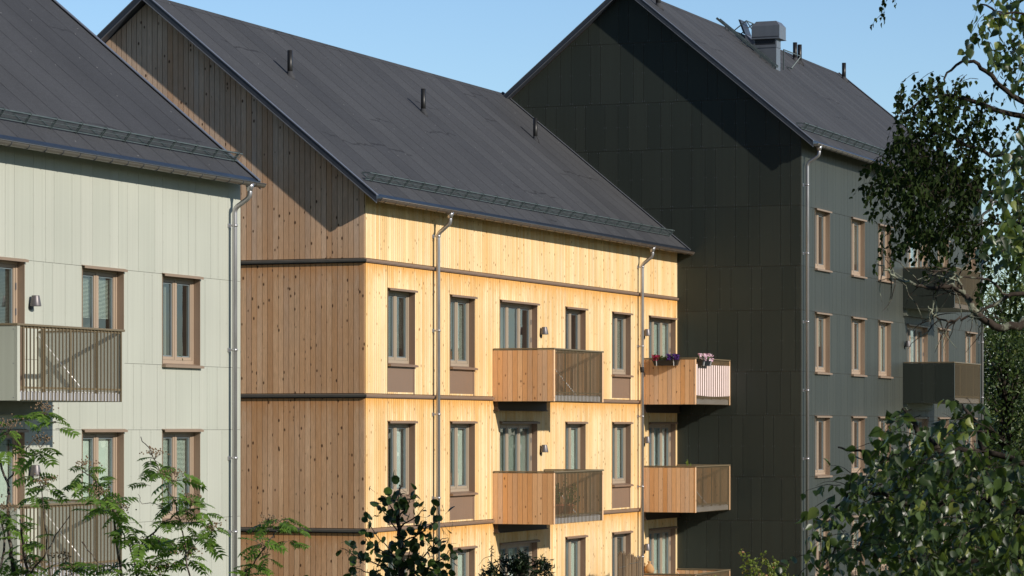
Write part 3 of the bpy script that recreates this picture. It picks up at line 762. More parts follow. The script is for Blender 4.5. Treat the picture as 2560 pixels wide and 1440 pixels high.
def flowerbox(name,label,A,B,out,parts,seed):
    r=random.Random(seed); A=Vector(A);B=Vector(B);ax=(B-A).normalized();out=Vector(out).normalized()
    root=empty(name,(A+B)/2); root_loc=(A+B)/2; inv=-root_loc
    Lr=(B-A).length; m=MB()
    q=lambda t,o,z:A+ax*t+out*o+Vector((0,0,z))+inv
    top=[q(0,0,0),q(Lr,0,0),q(Lr,.17,0),q(0,.17,0)]; bt=[q(.04,.02,-.16),q(Lr-.04,.02,-.16),q(Lr-.04,.14,-.16),q(.04,.14,-.16)]
    m.add(top+bt,[(4,5,6,7),(0,1,5,4),(1,2,6,5),(2,3,7,6),(3,0,4,7)])
    rim=[q(-.01,-.01,.0),q(Lr+.01,-.01,.0),q(Lr+.01,.18,.0),q(-.01,.18,.0)]; rim2=[p+Vector((0,0,-.025)) for p in rim]
    m.add(rim+rim2,[(0,1,2,3),(0,1,5,4),(1,2,6,5),(2,3,7,6),(3,0,4,7)])
    m.build('planter',M['box'],root,fix=False)
    for t in (.12,Lr-.12):
        c=MB(); c.bar(q(t,.185,.02),q(t,.15,-.17),.028,.012,up=tuple(ax)); c.bar(q(t,.185,.02),q(t,-.06,.05),.028,.01,up=tuple(ax)); c.build('hook',M['clip'],root)
    fo=MB()
    for i in range(260):
        t=r.uniform(.02,Lr-.02); h=abs(r.gauss(0,.06)); p=q(t,r.uniform(.0,.18),h-.01)
        leaf(fo,p,rv(r)+Vector((0,0,.6)),rv(r),.05,.028,r.random())
    fo.build('leaves',M['herb'],root,fix=False)
    for (t0,t1,hh,cnt,mat,nm) in parts:
        f=MB()
        for i in range(cnt):
            t=r.uniform(t0,t1)*Lr; z=r.uniform(-.02,hh); c=q(t,r.uniform(-.02,.22),z); n=(rv(r,.5)+out*.8+Vector((0,0,.5))).normalized()
            x=n.cross(Vector((0,0,1))).normalized(); y=n.cross(x); rad=r.uniform(.026,.038)
            tn=r.random(); N=5
            P=[c]+[c+(x*cos(2*pi*k/10)+y*sin(2*pi*k/10))*rad*(1 if k%2 else .72)+n*.010 for k in range(10)]
            f.add(P,[(0,1+k,1+(k+1)%10) for k in range(10)],tn)
        f.build(nm,mat,root,fix=False)
    return root
# box hung on the outside of the boarded balcony side, and one on the barred front
so_=(-SA,-CA,0); fr_=(CA,-SA,0)
fb1=flowerbox('flower_box','',Wp(18.93-.01,.42,1.87+ZC),Wp(18.93-.01,1.16,1.87+ZC),so_,[(0,.25,.13,70,M['petal_red'],'red_blooms'),(.56,1.0,.15,150,M['petal_purple'],'purple_blooms')],5)
tag(fb1,'black flower box with crimson and purple petunias hung on a boarded balcony side','flower box','flower boxes on the upper right pine balcony')
fb2=flowerbox('flower_box','',Wp(19.05,1.63,1.87+ZC),Wp(19.9,1.63,1.87+ZC),fr_,[(0,1,.17,170,M['petal_pink'],'pink_blooms')],6)
tag(fb2,'black flower box with pale pink petunias hung on the balcony railing bars','flower box','flower boxes on the upper right pine balcony')
# pale pink cloth woven over and under the bars
m=MB(); a0,a1=18.98,22.16; n=250; pt=(3.28-.16)/31
P=[(a0+(a1-a0)*i/n,1.600+.030*math.tanh(2.2*sin(pi*(a0+(a1-a0)*i/n-19.01)/pt-.4))) for i in range(n+1)]
m.add([Wp(a,o,z+ZC-.02*sin(a*1.3)*(1 if z<1.3 else .4)) for a,o in P for z in (.88,1.2,1.5,1.75)],[(4*i+j,4*i+4+j,4*i+5+j,4*i+1+j) for i in range(n) for j in range(3)],smooth=True)
tag(m.build('privacy_cloth',M['cloth_pink'],fix=False),'pale pink cloth woven through the bars of the upper right pine balcony','privacy screen')
# rubber sleeve strapped on the right-hand downpipe
m=MB(); c=Wp(18.66,.155,1.52+ZC); m.lathe(tuple(c),[(.054,0),(.062,.02),(.06,.12),(.054,.15)],14); m.bar(c+Vector((.05,-.05,.02)),c+Vector((.07,-.06,-.12)),.02)
tag(m.build('pipe_strap',M['rubber']),'black strap tied round the downpipe beside the flower box balcony','strap')

def potted(label,a,o,z,h,kind,seed,pr=.15,nm='potted_plant',group=None):
    r=random.Random(seed); root=empty(nm,Wp(a,o,z)); tag(root,label,'potted plant',group)
    m=MB(); m.lathe((0,0,0),[(pr*.7,0),(pr,pr*1.5),(pr*1.1,pr*1.5),(pr*1.1,pr*1.75),(pr*.95,pr*1.75),(pr*.9,pr*1.55)],18); m.build('pot',M['terra'] if kind!='conifer' else M['box'],root)
    f=MB(); st=MB()
    if kind=='conifer':
        for s in range(5):
            bx,by=r.uniform(-.08,.08),r.uniform(-.08,.08); hh=h*r.uniform(.75,1)
            st.tube([(0,0,pr*1.5),(bx*.7,by*.7,hh*.5),(bx,by,hh)],[.01,.007,.002],5)
            for k in range(150):
                t=r.random(); p=Vector((bx*t,by*t,pr*1.5+(hh-pr*1.5)*t)); d=(rv(r,.5)+Vector((0,0,.9))); leaf(f,p,d,rv(r),.07,.012,r.random())
    else:
        for s in range(7):
            b=Vector((r.gauss(0,.13),r.gauss(0,.13),h*r.uniform(.5,1))); st.tube([(0,0,pr*1.5),tuple(b*.5+Vector((0,0,.08))),tuple(b)],[.007,.005,.002],5)
            for k in range(34):
                t=r.uniform(.3,1); leaf(f,b*t+Vector((0,0,.05))+rv(r,.025),rv(r)+Vector((0,0,.2)),rv(r),.06,.035,r.random())
    f.build('foliage',M['herb'] if kind!='conifer' else M['conif'],root,fix=False); st.build('stem',M['stem'],root)
    return root
M['conif']=leafmat('lime_conifer',(.16,.24,.03),(.30,.40,.08),trans=.3,tcol=(.4,.5,.06))
M['stem']=bark('brown_stem',(.06,.045,.03),(.12,.09,.06),40)
zf=.63+.17-3+ZC
potted('slim lime green conifer rising over the lower right pine balcony',20.05,1.05,zf,1.42,'conifer',3,.16)
potted('terracotta pot with leafy herb behind the bars of the lower left pine balcony',7.95,1.15,zf,.72,'herb',4,.17)
potted('terracotta pot with a tall tomato like plant, middle of three behind the balcony bars',8.85,1.25,zf,.95,'herb',5,.17)
potted('terracotta pot with a drooping green plant, right of three behind the balcony bars',9.75,1.2,zf,.85,'herb',6,.16)
# small plant on the sill inside the sage house window
def P_(a,o,z): p=site(-6.30+a,.02+o); return Vector((p[0],p[1],z))
r_=random.Random(11); root=empty('window_plant',P_(-2.35,-.30,1.235+ZC)); tag(root,'small green pot plant on the sill inside the sage house corner window','house plant')
m=MB(); m.lathe((0,0,0),[(.04,0),(.055,.09),(.06,.1)],14); m.build('pot',M['terra'],root)
m=MB()
for k in range(70): leaf(m,Vector((r_.gauss(0,.06),r_.gauss(0,.04),.10+abs(r_.gauss(0,.06)))),rv(r_)+Vector((0,0,.3)),rv(r_),.07,.05,r_.random())
m.build('foliage',M['herb'],root,fix=False)
r_=random.Random(12); root=empty('window_plant',Wp(2.1,-.30,-1.56+ZC)); tag(root,'trailing leafy plant in a white pot behind the lowest full timber window','house plant')
m=MB(); m.lathe((0,0,0),[(.05,0),(.07,.12),(.075,.13)],14); m.build('pot',M['clip'],root)
m=MB()
for k in range(60): leaf(m,Vector((r_.gauss(0,.05),r_.gauss(0,.04),.12+abs(r_.gauss(0,.22)))),rv(r_)+Vector((0,0,.3)),rv(r_),.10,.04,r_.random())
m.build('foliage',M['herb'],root,fix=False)
# sack hanging under the lowest wall lamp
c=Wp(19.24,.17,-3.78+ZC); m=MB(); m.lathe((0,0,-.30),[(.02,-.02),(.10,.0),(.14,.06),(.135,.14),(.07,.24),(.03,.27),(.05,.31),(.06,.33)],18)
o=m.build('hanging_sack',M['sack']); o.location=c; tag(o,'tan cloth sack hanging under the wall lamp beside the lowest right pine balcony','sack')
# reed screen along the terrace
rr=random.Random(21); root=empty('reed_screen',Wp(13.6,1.55,0)); tag(root,'ragged brown reed screen standing along the terrace under the pine facade','screen'); inv=-Wp(13.6,1.55,0)
m=MB()
for k in range(420):
    t=k/420; a=12.15+t*3.9; o=1.72-.75*t+.05*sin(t*9); top=2.42+.06*sin(t*13)-.25*t+rr.gauss(0,.035); x=rr.gauss(0,.012)
    m.bar(Wp(a,o,.05)+inv,Wp(a+x,o+x,top)+inv,.013,.010,tone=rr.random())
m.build('reeds',M['reed'],root,fix=False)
m=MB()
for z in (.4,1.0,1.6,2.1): m.tube([Wp(12.15+3.9*i/20,1.74-.75*i/20+.05*sin(i/20*9),z)+inv for i in range(21)],.006,5)
m.build('binding_wire',M['galv'],root)

# =================================================================== VEGETATION
M['birch_leaf']=leafmat('birch_leaves',(.014,.028,.008),(.034,.055,.014),trans=.16,rough=.75,tcol=(.14,.20,.02),spec=.12)
M['birch_near']=leafmat('near_birch_leaves',(.009,.020,.007),(.085,.135,.036),(.25,.28,.07),trans=.32,rough=.36,tcol=(.20,.28,.03),spec=.6)
M['rowan_leaf']=leafmat('rowan_leaflets',(.07,.14,.022),(.19,.32,.05),trans=.45,tcol=(.25,.38,.05))
M['aspen_leaf']=leafmat('aspen_leaves',(.014,.028,.010),(.034,.064,.018),(.08,.14,.025),trans=.2,tcol=(.08,.15,.02))
M['far_leaf']=leafmat('far_tree_leaves',(.025,.05,.012),(.07,.105,.025),(.13,.15,.045),trans=.22,tcol=(.15,.2,.03))
M['willow_leaf']=leafmat('willow_leaves',(.12,.17,.06),(.22,.27,.11),trans=.35,tcol=(.35,.4,.1))
M['spruce']=leafmat('dark_conifer_needles',(.008,.016,.007),(.022,.04,.012),trans=.05,tcol=(.03,.06,.02))
M['berry']=plain('brown_fruit_clusters',(.22,.15,.09),.8,.4,30)
M['bark_dark']=bark('dark_bark',(.018,.014,.011),(.06,.048,.038),22)
M['bark_birch']=bark('birch_bark',(.05,.042,.036),(.34,.31,.28),9,.52)
M['bark_lichen']=bark('lichen_bark',(.055,.042,.034),(.30,.32,.24),13,.56)
M['bark_rowan']=bark('rowan_bark',(.05,.038,.032),(.15,.125,.105),15)

def limb(mb,pts,r0,r1,n=7,wig=.0,rnd=R,sub=4):
    """smooth tapering limb through the points; returns the sampled points"""
    P=[Vector(p) for p in pts]; out=[]
    for i in range(len(P)-1):
        p0=P[max(i-1,0)];p1=P[i];p2=P[i+1];p3=P[min(i+2,len(P)-1)]
        for k in range(sub):
            t=k/sub
            q=.5*((2*p1)+(p2-p0)*t+(2*p0-5*p1+4*p2-p3)*t*t+(3*p1-p0-3*p2+p3)*t**3)
            if wig and (i or k): q=q+rv(rnd,wig)
            out.append(q)
    out.append(P[-1]); m=len(out)
    mb.tube(out,[r0+(r1-r0)*(i/(m-1))**.8 for i in range(m)],n)
    return out
def along(pts,t):
    f=t*(len(pts)-1); i=min(int(f),len(pts)-2); return pts[i].lerp(pts[i+1],f-i)
def twig(wood_,leaves,p,d,L,n,ls,r,droop=.5,w=.8,jit=1.,rad=.0022):
    """a hanging twig carrying alternate leaves"""
    pts=[p]; d=d.normalized(); q=p
    for k in range(6):
        d=(d+Vector((0,0,-droop*.22))+rv(r,.12)).normalized(); q=q+d*L/6; pts.append(q)
    wood_.tube(pts,[rad*(1-.75*i/6) for i in range(7)],4,caps=False)
    for k in range(n):
        t=(k+.6)/n; b=along(pts,t); ld=(rv(r,.55*jit)+Vector((0,0,-.75))+d*.35); nn=rv(r)
        leaf(leaves,b+rv(r,ls*.12)+ld.normalized()*ls*.25,ld,nn,ls*r.uniform(.65,1.15),ls*w*r.uniform(.65,1.0),r.random(),curl=r.uniform(-.05,.2))
    return pts

# ---- the farther birch, dark against the sky (about 20 m off)
r=random.Random(31); YB=20.
base=at(2990,1068,YB+.6); base.z=0
birch=empty('birch_tree',base); tag(birch,'birch with dark drooping leafy twigs hanging before the sky and dark house roof','tree'); iv=-base
wd=MB(); lf=MB()
A=lambda x,y,Y=YB: at(x,y,Y)+iv
trunk=limb(wd,[(0,0,0),(.05,0,2.2),(-.05,.05,4.6),(.03,0,7.0),(0,.05,9.3),(.05,0,11.2)],.13,.02,12,.006,r,6)
wd.build('trunk',M['bark_birch'],birch)
wd=MB()
limbs=[[A(2950,420),A(2700,330),A(2520,285),A(2400,240),A(2310,250),A(2250,300)],
 [A(2960,520),A(2720,450),A(2560,400),A(2450,380),A(2350,330),A(2280,400)],
 [A(2950,380),A(2720,300),A(2560,260),A(2480,190),A(2430,150),A(2380,170),A(2350,215)],
 [A(2960,620),A(2740,500),A(2600,470),A(2480,480),A(2380,460),A(2280,520)],
 [A(2950,700),A(2760,620),A(2640,560),A(2520,560),A(2420,560)],
 [A(2970,250),A(2760,110),A(2620,60),A(2520,45),A(2450,10)],
 [A(2960,800),A(2780,760),A(2680,700),A(2600,690),A(2540,660)],
 [A(2950,120),A(2700,-60),A(2500,-140),A(2340,-160),A(2230,-120),A(2205,-40)]]
LB=[limb(wd,l,.030,.005,7,.008,r,4) for l in limbs]
wd.build('limb',M['bark_dark'],birch)
wd=MB()
# leafy regions: centre px, radii px, twigs, depth spread
blobs=[(2300,245,60,50,26),(2370,250,80,50,40),(2450,270,60,50,13),(2270,330,60,60,40),(2350,350,110,90,70),(2430,380,70,80,28),
 (2250,430,80,60,48),(2330,450,105,75,115),(2420,470,60,70,34),(2190,455,30,40,14),(2250,520,50,50,34),(2330,550,80,50,58),(2300,600,45,30,12),(2400,590,60,40,18),
 (2290,590,40,35,10),(2490,580,60,50,9),(2300,640,30,22,3),(2360,640,40,25,4),(2430,640,40,25,4),(2215,560,25,30,6),(2180,470,25,30,7),(2250,470,40,40,12),(2480,420,40,80,7),(2530,560,50,70,14),(2515,330,30,60,6),(2545,470,30,80,10),(2500,140,22,70,12),(2545,640,30,60,20),(2530,760,30,60,16),(2230,630,25,20,5),(2460,700,40,40,6),
 (2235,240,22,22,7),(2560,220,40,60,16)]
for cx_,cy_,rx,ry,n in blobs:
    for k in range(int(n*.80)):
        a=r.uniform(0,2*pi); q=sqrt(r.random()); x=cx_+22+rx*q*cos(a); y=cy_+ry*q*sin(a)-20
        p=A(x,y,YB+r.gauss(0,.35)); d=Vector((r.gauss(-.3,.55),r.gauss(0,.5),r.gauss(-.2,.35)))
        twig(wd,lf,p,d,r.uniform(.12,.30),r.randint(7,11),.044,r,1.5)
for x,y,L_ in ((2222,-60,.27),(2212,-40,.25),(2238,-50,.16),(2200,-70,.12),(2226,-80,.2)):
    twig(wd,lf,A(x,y),Vector((-.08,0,-1)),L_,12,.035,r,.3,jit=.7)
twig(wd,lf,A(2212,30),Vector((-.8,0,-.6)),.14,8,.03,r,.3,jit=.7)
# the crown goes on beyond the frame, to the right and above
for k in range(620):
    x=r.uniform(2580,3300); y=r.gauss(380,330)-60
    p=A(x,y,YB+r.gauss(0,.9)); twig(wd,lf,p,Vector((r.gauss(0,.6),r.gauss(0,.6),-.2)),r.uniform(.2,.4),12,.05,r,1.2)
for k in range(420):
    x=r.uniform(2100,2900); y=r.gauss(-420,130); 
    if y>-190: y=-190-abs(r.gauss(0,60))
    p=A(x,y,YB+r.gauss(0,.8)); twig(wd,lf,p,Vector((r.gauss(0,.6),r.gauss(0,.6),-.2)),r.uniform(.2,.35),11,.05,r,1.2)
lf.join(wd).build('crown',[M['birch_leaf'],M['bark_dark']],birch,fix=False)

# ---- the near birch: bare lichened bough, big leaves at the right edge and lower right (about 10 m off)
r=random.Random(41); YN=10.5
base=at(3150,1068,YN+.3); base.z=0; near=empty('birch_tree',base); iv=-base
tag(near,'near birch with larger sunlit leaves at lower right and bare lichened boughs','tree')
A=lambda x,y,Y=YN: at(x,y,Y)+iv
wd=MB(); limb(wd,[(0,0,0),(-.04,0,2.),(.03,.03,4.2),(-.02,0,6.2),(0,0,8.6)],.11,.015,12,.005,r,6); wd.build('trunk',M['bark_birch'],near)
wd=MB(); YL=13.
bough=[[A(3130,640,YN+.8),A(2800,760,YL),A(2640,760,YL),A(2560,808,YL),A(2500,818,YL),A(2450,792,YL),A(2425,760,YL),A(2405,730,YL),A(2370,715,YL),A(2330,718,YL),A(2290,712,YL),A(2250,700,YL),A(2222,680,YL),A(2192,655,YL)],
 [A(2640,760,YL),A(2575,738,YL),A(2520,738,YL),A(2480,765,YL),A(2440,785,YL),A(2405,795,YL),A(2370,805,YL),A(2335,790,YL),A(2320,765,YL)],
 [A(2425,760,YL),A(2405,720,YL),A(2395,690,YL),A(2370,678,YL),A(2335,680,YL),A(2305,668,YL)],
 [A(2520,738,YL),A(2470,700,YL),A(2400,690,YL),A(2430,650,YL),A(2500,630,YL),A(2560,600,YL)]]
rads=[(.027,.0025),(.012,.0025),(.008,.002),(.006,.0015)]
LL=[limb(wd,b,a,c,7,.004,r,4) for b,(a,c) in zip(bough,rads)]
for k in range(58):
    l=r.choice(LL[:3]); p=along(l,r.uniform(.3,1)); p=min(l,key=lambda v:(v-p).length).copy(); d=Vector((r.gauss(-.1,.6),r.gauss(0,.3),r.gauss(-.25,.6))); pts=[p]; 
    L_=r.uniform(.06,.26)
    for i in range(5):
        d=(d.normalized()+rv(r,.28)+Vector((0,0,-.05))); p=p+d.normalized()*L_/5; pts.append(p)
    wd.tube(pts,[.0030,.0026,.0022,.0018,.0013,.0008],4,caps=False)
wd.build('bare_bough',M['bark_lichen'],near)
wd=MB(); lf=MB()
lowl=[[A(3120,1200),A(2850,1220),A(2600,1170),A(2460,1130),A(2340,1125),A(2240,1150),A(2150,1128),A(2095,1118)],
 [A(3120,1330),A(2800,1400),A(2600,1390),A(2400,1410),A(2200,1385),A(2110,1370),A(2060,1400)],
 [A(3120,1250),A(2800,1290),A(2600,1280),A(2420,1250),A(2280,1260),A(2180,1230),A(2110,1250),A(2060,1300)],
 [A(2340,1125),A(2290,1060),A(2255,1020)],[A(2460,1130),A(2440,1060),A(2405,1010)],
 [A(3130,560),A(2850,520,YN+1.5),A(2680,440,YN+2.5),A(2570,400,YN+2.5),A(2500,440,YN+2.5)],[A(3130,420),A(2850,260,YN+1.5),A(2680,130,YN+2.5),A(2560,40,YN+2.5),A(2480,30,YN+2.5)],[A(3130,620),A(2850,610,YN+1.5),A(2680,560,YN+2.5),A(2560,560,YN+2.5),A(2480,540,YN+2.5)]]
for l in lowl: limb(wd,l,.017,.003,7,.006,r,4)
low=[(2120,1230,50,40,3),(2075,1290,40,40,4),(2110,1370,60,40,8),(2045,1425,40,25,6),(2190,1200,60,40,7),(2200,1290,70,50,12),(2160,1400,60,35,10),
 (2260,1150,60,50,14),(2280,1240,80,70,24),(2260,1340,90,70,28),(2330,1100,60,50,12),(2370,1180,80,70,24),(2380,1290,90,80,34),(2370,1400,90,50,26),
 (2255,1075,30,30,4),(2430,1070,50,50,8),(2470,1160,70,60,18),(2490,1260,80,80,30),(2490,1380,80,60,28),(2545,1180,40,60,10),(2550,1300,40,80,16),(2550,1410,40,40,10),(2290,1040,20,20,2),(2410,1020,25,20,2),(2210,1110,20,20,2)]
for cx_,cy_,rx,ry,n in low:
    for k in range(int(n*1.4)):
        a=r.uniform(0,2*pi); q=sqrt(r.random()); x=cx_+rx*q*cos(a); y=cy_+ry*q*sin(a)-15
        p=A(x,y,YN+r.gauss(0,.45)); twig(wd,lf,p,Vector((r.gauss(-.4,.6),r.gauss(0,.5),r.gauss(-.1,.4))),r.uniform(.08,.17),r.randint(4,6),  .052*r.choice((.6,.8,.95,1)),r,.7,w=.82,rad=.0016)
hi=[(2475,50,18,80,6),(2505,10,30,20,4),(2555,380,20,60,6),(2530,480,35,50,7),(2545,560,30,60,8),(2575,120,20,90,4),(2500,580,35,40,4),(2560,650,20,60,3)]
for cx_,cy_,rx,ry,n in hi:
    for k in range(int(n*1.7)):
        a=r.uniform(0,2*pi); q=sqrt(r.random()); x=cx_+rx*q*cos(a); y=cy_+ry*q*sin(a)-15
        p=A(x,y,YN+2.5+r.gauss(0,.35)); twig(wd,lf,p,Vector((r.gauss(-.2,.6),r.gauss(0,.5),-.4)),r.uniform(.10,.2),r.randint(5,8),.056*r.choice((.75,.9,1)),r,1.0,w=.85,rad=.0016)
for k in range(460):                                  # beyond the frame
    x=r.uniform(2740,3700); y=r.uniform(-300,1700); p=A(x,y,YN+r.gauss(0,.7)); twig(wd,lf,p,Vector((r.gauss(0,.6),r.gauss(0,.6),-.2)),r.uniform(.15,.3),8,.054,r,.9)
lf.join(wd).build('crown',[M['birch_near'],M['bark_dark']],near,fix=False)

# ---- rowan, lower left (about 17 m off)
r=random.Random(51); YR=17.
base=at(190,1068,YR); base.z=0; rowan=empty('rowan_tree',base); iv=-base
tag(rowan,'slender many stemmed rowan with feathery leaves before the sage green house','tree')
A=lambda x,y,Y=YR: at(x,y,Y)+iv
def frond(lf,wd,p,d,L,r):
    """pinnate rowan leaf: a rachis with paired leaflets"""
    d=d.normalized(); q=p; pts=[p]; n=7
    for k in range(n):
        d=(d+Vector((0,0,-.10))+rv(r,.03)).normalized(); q=q+d*L/n; pts.append(q)
    wd.tube(pts,[.0016]*4+[.0010]*(n-3),3,caps=False)
    up=(Vector((0,0,1))+rv(r,.35)).normalized(); tn=r.random()
    for k in range(2,n+1):
        b=pts[k]; dd=(pts[k]-pts[k-1]).normalized(); s=dd.cross(up).normalized(); nn=s.cross(dd)
        sz=L*.38*(1-.25*abs(k-4)/4)
        for sg in (-1,1):
            leaf(lf,b,s*sg*.9+dd*.5-Vector((0,0,.12)),nn+rv(r,.25),sz*r.uniform(.9,1.15),sz*.40,min(1,max(0,tn+r.gauss(0,.18))),curl=.12)
    leaf(lf,pts[-1],d,up,L*.26,L*.11,tn)
def rosette(x,y,n,L,r,berries=False,Y=YR):
    p=A(x,y,Y+r.gauss(0,.25)); a0=r.uniform(0,6.28)
    for k in range(n):
        a=a0+6.28*k/n+r.gauss(0,.3); d=Vector((cos(a),sin(a)*.9,r.gauss(.12,.28))); frond(lf,wd,p+rv(r,.012),d,L*r.uniform(.75,1.15),r)
    if berries:
        for k in range(46):
            c=p+Vector((r.gauss(0,.035),r.gauss(0,.035),.05+r.gauss(0,.013))); s=.0055
            br.add([c+Vector(v)*s for v in ((1,0,0),(-1,0,0),(0,1,0),(0,-1,0),(0,0,1),(0,0,-1))],[(0,2,4),(2,1,4),(1,3,4),(3,0,4),(2,0,5),(1,2,5),(3,1,5),(0,3,5)])
        for k in range(7): br.tube([p,p+Vector((r.gauss(0,.03),r.gauss(0,.03),.05))],.0012,3)
wd=MB(); lf=MB(); br=MB(); st=MB()
stems=[([(60,1800),(45,1560),(36,1440),(27,1370),(19,1320),(20,1245),(18,1206),(-10,1130),(-40,1060)],.015),([(18,1206),(45,1160),(68,1120),(90,1092),(115,1050)],.006),
 ([(90,1800),(75,1560),(68,1440),(60,1380),(54,1327),(50,1300)],.013),([(70,1440),(110,1390),(140,1340),(175,1289)],.006),([(140,1700),(125,1440),(118,1371),(112,1300),(100,1200),(97,1180)],.006),
 ([(320,1700),(302,1440),(294,1380),(286,1324),(281,1265),(255,1225),(225,1190),(205,1175)],.009),([(360,1700),(340,1440),(327,1376),(310,1340),(290,1290)],.008),([(335,1390),(365,1350),(399,1318),(435,1290),(463,1277),(500,1300)],.007),
 ([(500,1700),(480,1500),(466,1395),(455,1330),(447,1290),(422,1226),(399,1178),(377,1130),(352,1092)],.006),([(440,1420),(480,1370),(520,1330)],.004),([(-40,1500),(10,1380),(0,1290),(-20,1200)],.009),
 ([(480,1700),(520,1520),(600,1440),(630,1415),(671,1354),(690,1331),(720,1300)],.007),([(455,1300),(400,1265),(355,1255),(345,1235)],.003),([(205,1355),(240,1400),(270,1440),(310,1600)],.004)]
for pts,w_ in stems: limb(st,[A(x,y,YR+.12*sin(i*1.7+x)) for i,(x,y) in enumerate(pts)],w_,w_*.35,7,.004,r,4)
tr=MB(); limb(tr,[(0,0,0),(.02,.01,.5),A(150,1900)],.05,.03,9,.004,r,4)
for x in (60,90,140,320,360,500,480): limb(tr,[A(150,1900),A((150+x)/2,1850),A(x,1695 if x>100 else 1795)],.026,w_+.006,7,.003,r,3)
tr.build('trunk',M['bark_rowan'],rowan); st.build('stem',M['bark_rowan'],rowan)
ros=[(110,1040,6),(135,1055,5),(60,1052,4),(20,1080,4),(-10,1060,3),(70,1122,4),(100,1120,3),(10,1120,3),(100,1195,5),(112,1222,5),(95,1245,5),(60,1226,0),(215,1180,4),(235,1215,5),(210,1208,4),
 (20,1290,5),(5,1330,5),(48,1310,4),(-20,1260,4),(70,1355,6),(60,1390,6),(80,1425,5),(20,1400,5),(140,1330,0),(245,1250,5),(268,1268,6),(240,1280,5),(300,1290,4),(315,1320,5),(325,1345,5),
 (385,1150,3),(390,1183,4),(370,1205,2),(432,1205,4),(440,1180,3),(455,1250,6),(480,1265,6),(430,1265,5),(510,1290,5),(465,1310,6),(420,1310,5),(400,1345,6),(380,1370,5),(440,1360,6),(500,1345,6),(530,1335,5),(380,1400,6),(430,1415,6),(470,1400,5),(360,1345,4),(350,1435,5),
 (160,1410,5),(220,1415,5),(260,1425,5),(180,1440,4),(700,1305,6),(735,1318,6),(675,1320,5),(720,1350,4),(650,1362,5),(665,1390,4),(628,1420,5),(605,1445,5),(400,1440,6),(300,1440,4)]
for i,(x,y,n) in enumerate(ros):
    if n: rosette(x,y,n,r.uniform(.105,.15),r,berries=(i%3==0))
for k in range(60): rosette(r.uniform(-200,620),r.uniform(1570,1850),5,.19,r,Y=YR+.3)
lf.join(wd).build('crown',[M['rowan_leaf'],M['bark_rowan']],rowan,fix=False); br.build('fruit_cluster',M['berry'],rowan,fix=False)

# ---- young aspen, dark round leaves before the timber corner (about 15 m off)
r=random.Random(61); YA=15.
base=at(1000,1068,YA); base.z=0; asp=empty('aspen_tree',base); iv=-base
tag(asp,'young aspen with dark round leaves in front of the timber house corner','tree')
A=lambda x,y,Y=YA: at(x,y,Y)+iv
st=MB(); lf=MB(); wd=MB()
limb(st,[(0,0,0),(.03,.02,1.6),(-.02,0,3.2),A(1003,1440),A(998,1340),A(1000,1250),A(998,1212)],.035,.003,9,.004,r,5); st.build('trunk',M['bark_dark'],asp)
def round_leaf(mb,p,d,n,L,tone):
    d=d.normalized(); s=d.cross(n).normalized(); n=s.cross(d); P=[p]
    for k in range(8):
        a=pi*(k+.5)/8*2-pi; 
        P.append(p+d*L*(.5-.52*cos(a))*.98+s*L*.47*sin(a)*(1 if True else 1)+n*L*.06*cos(2*a))
    c=p+d*L*.5-n*L*.05; mb.add([c]+P[1:],[(0,1+k,1+(k+1)%8) for k in range(8)],tone)
brs=[([(1000,1420),(985,1385),(950,1350),(915,1290)],10),([(1000,1340),(975,1300),(950,1270)],8),([(999,1300),(980,1270),(962,1240)],7),([(1000,1320),(1040,1290),(1060,1270)],7),([(999,1290),(1020,1262),(1032,1240)],6),
 ([(1000,1270),(975,1245),(952,1242)],5),([(1000,1380),(1040,1340),(1075,1315),(1098,1290),(1092,1262)],14),([(1000,1360),(1050,1330),(1042,1300)],7),([(1000,1440),(960,1415),(905,1400),(870,1378),(852,1370)],12),([(1000,1400),(950,1375),(920,1345)],9),
 ([(1000,1430),(1060,1390),(1100,1350),(1120,1345)],12),([(1000,1450),(1070,1420),(1110,1390),(1128,1372)],12),([(1000,1470),(950,1440),(900,1425),(880,1410)],12),([(1000,1480),(1040,1430),(1060,1380)],12),([(1000,1500),(1090,1450),(1118,1420)],10),([(1000,1480),(985,1420),(965,1400)],10),
 ([(998,1330),(996,1270),(998,1214)],9),([(1000,1440),(1020,1400),(1030,1360)],10),([(1000,1500),(930,1470),(890,1440)],10),([(1000,1430),(1000,1380),(1010,1340)],8),([(1000,1520),(1050,1470),(1090,1425)],12),([(1000,1520),(970,1480),(940,1420)],14)]
for pts,n in brs:
    L_=limb(wd,[A(x,y,YA+.09*i*(1 if (x+y)%2 else -1)) for i,(x,y) in enumerate(pts)],.0055,.0014,5,.003,r,4)
    for k in range(int(n*1.7)):
        t=.18+.82*(k+.5)/(n*1.7); b=along(L_,t)+rv(r,.02); d=rv(r,.7)+Vector((0,0,.1)); pe=b+d.normalized()*r.uniform(.02,.05); wd.tube([b,pe],.0009,3,caps=False)
        round_leaf(lf,pe,rv(r,.7)+Vector((0,0,-.3)),rv(r,.8)+Vector((0,-.8,0)),r.uniform(.028,.050),r.random())
for k in range(260):
    x=r.gauss(1000,95); y=r.uniform(1450,1850); b=A(x,y,YA+r.gauss(0,.2)); round_leaf(lf,b,rv(r),rv(r),.05,r.random())
lf.join(wd).build('crown',[M['aspen_leaf'],M['bark_dark']],asp,fix=False)

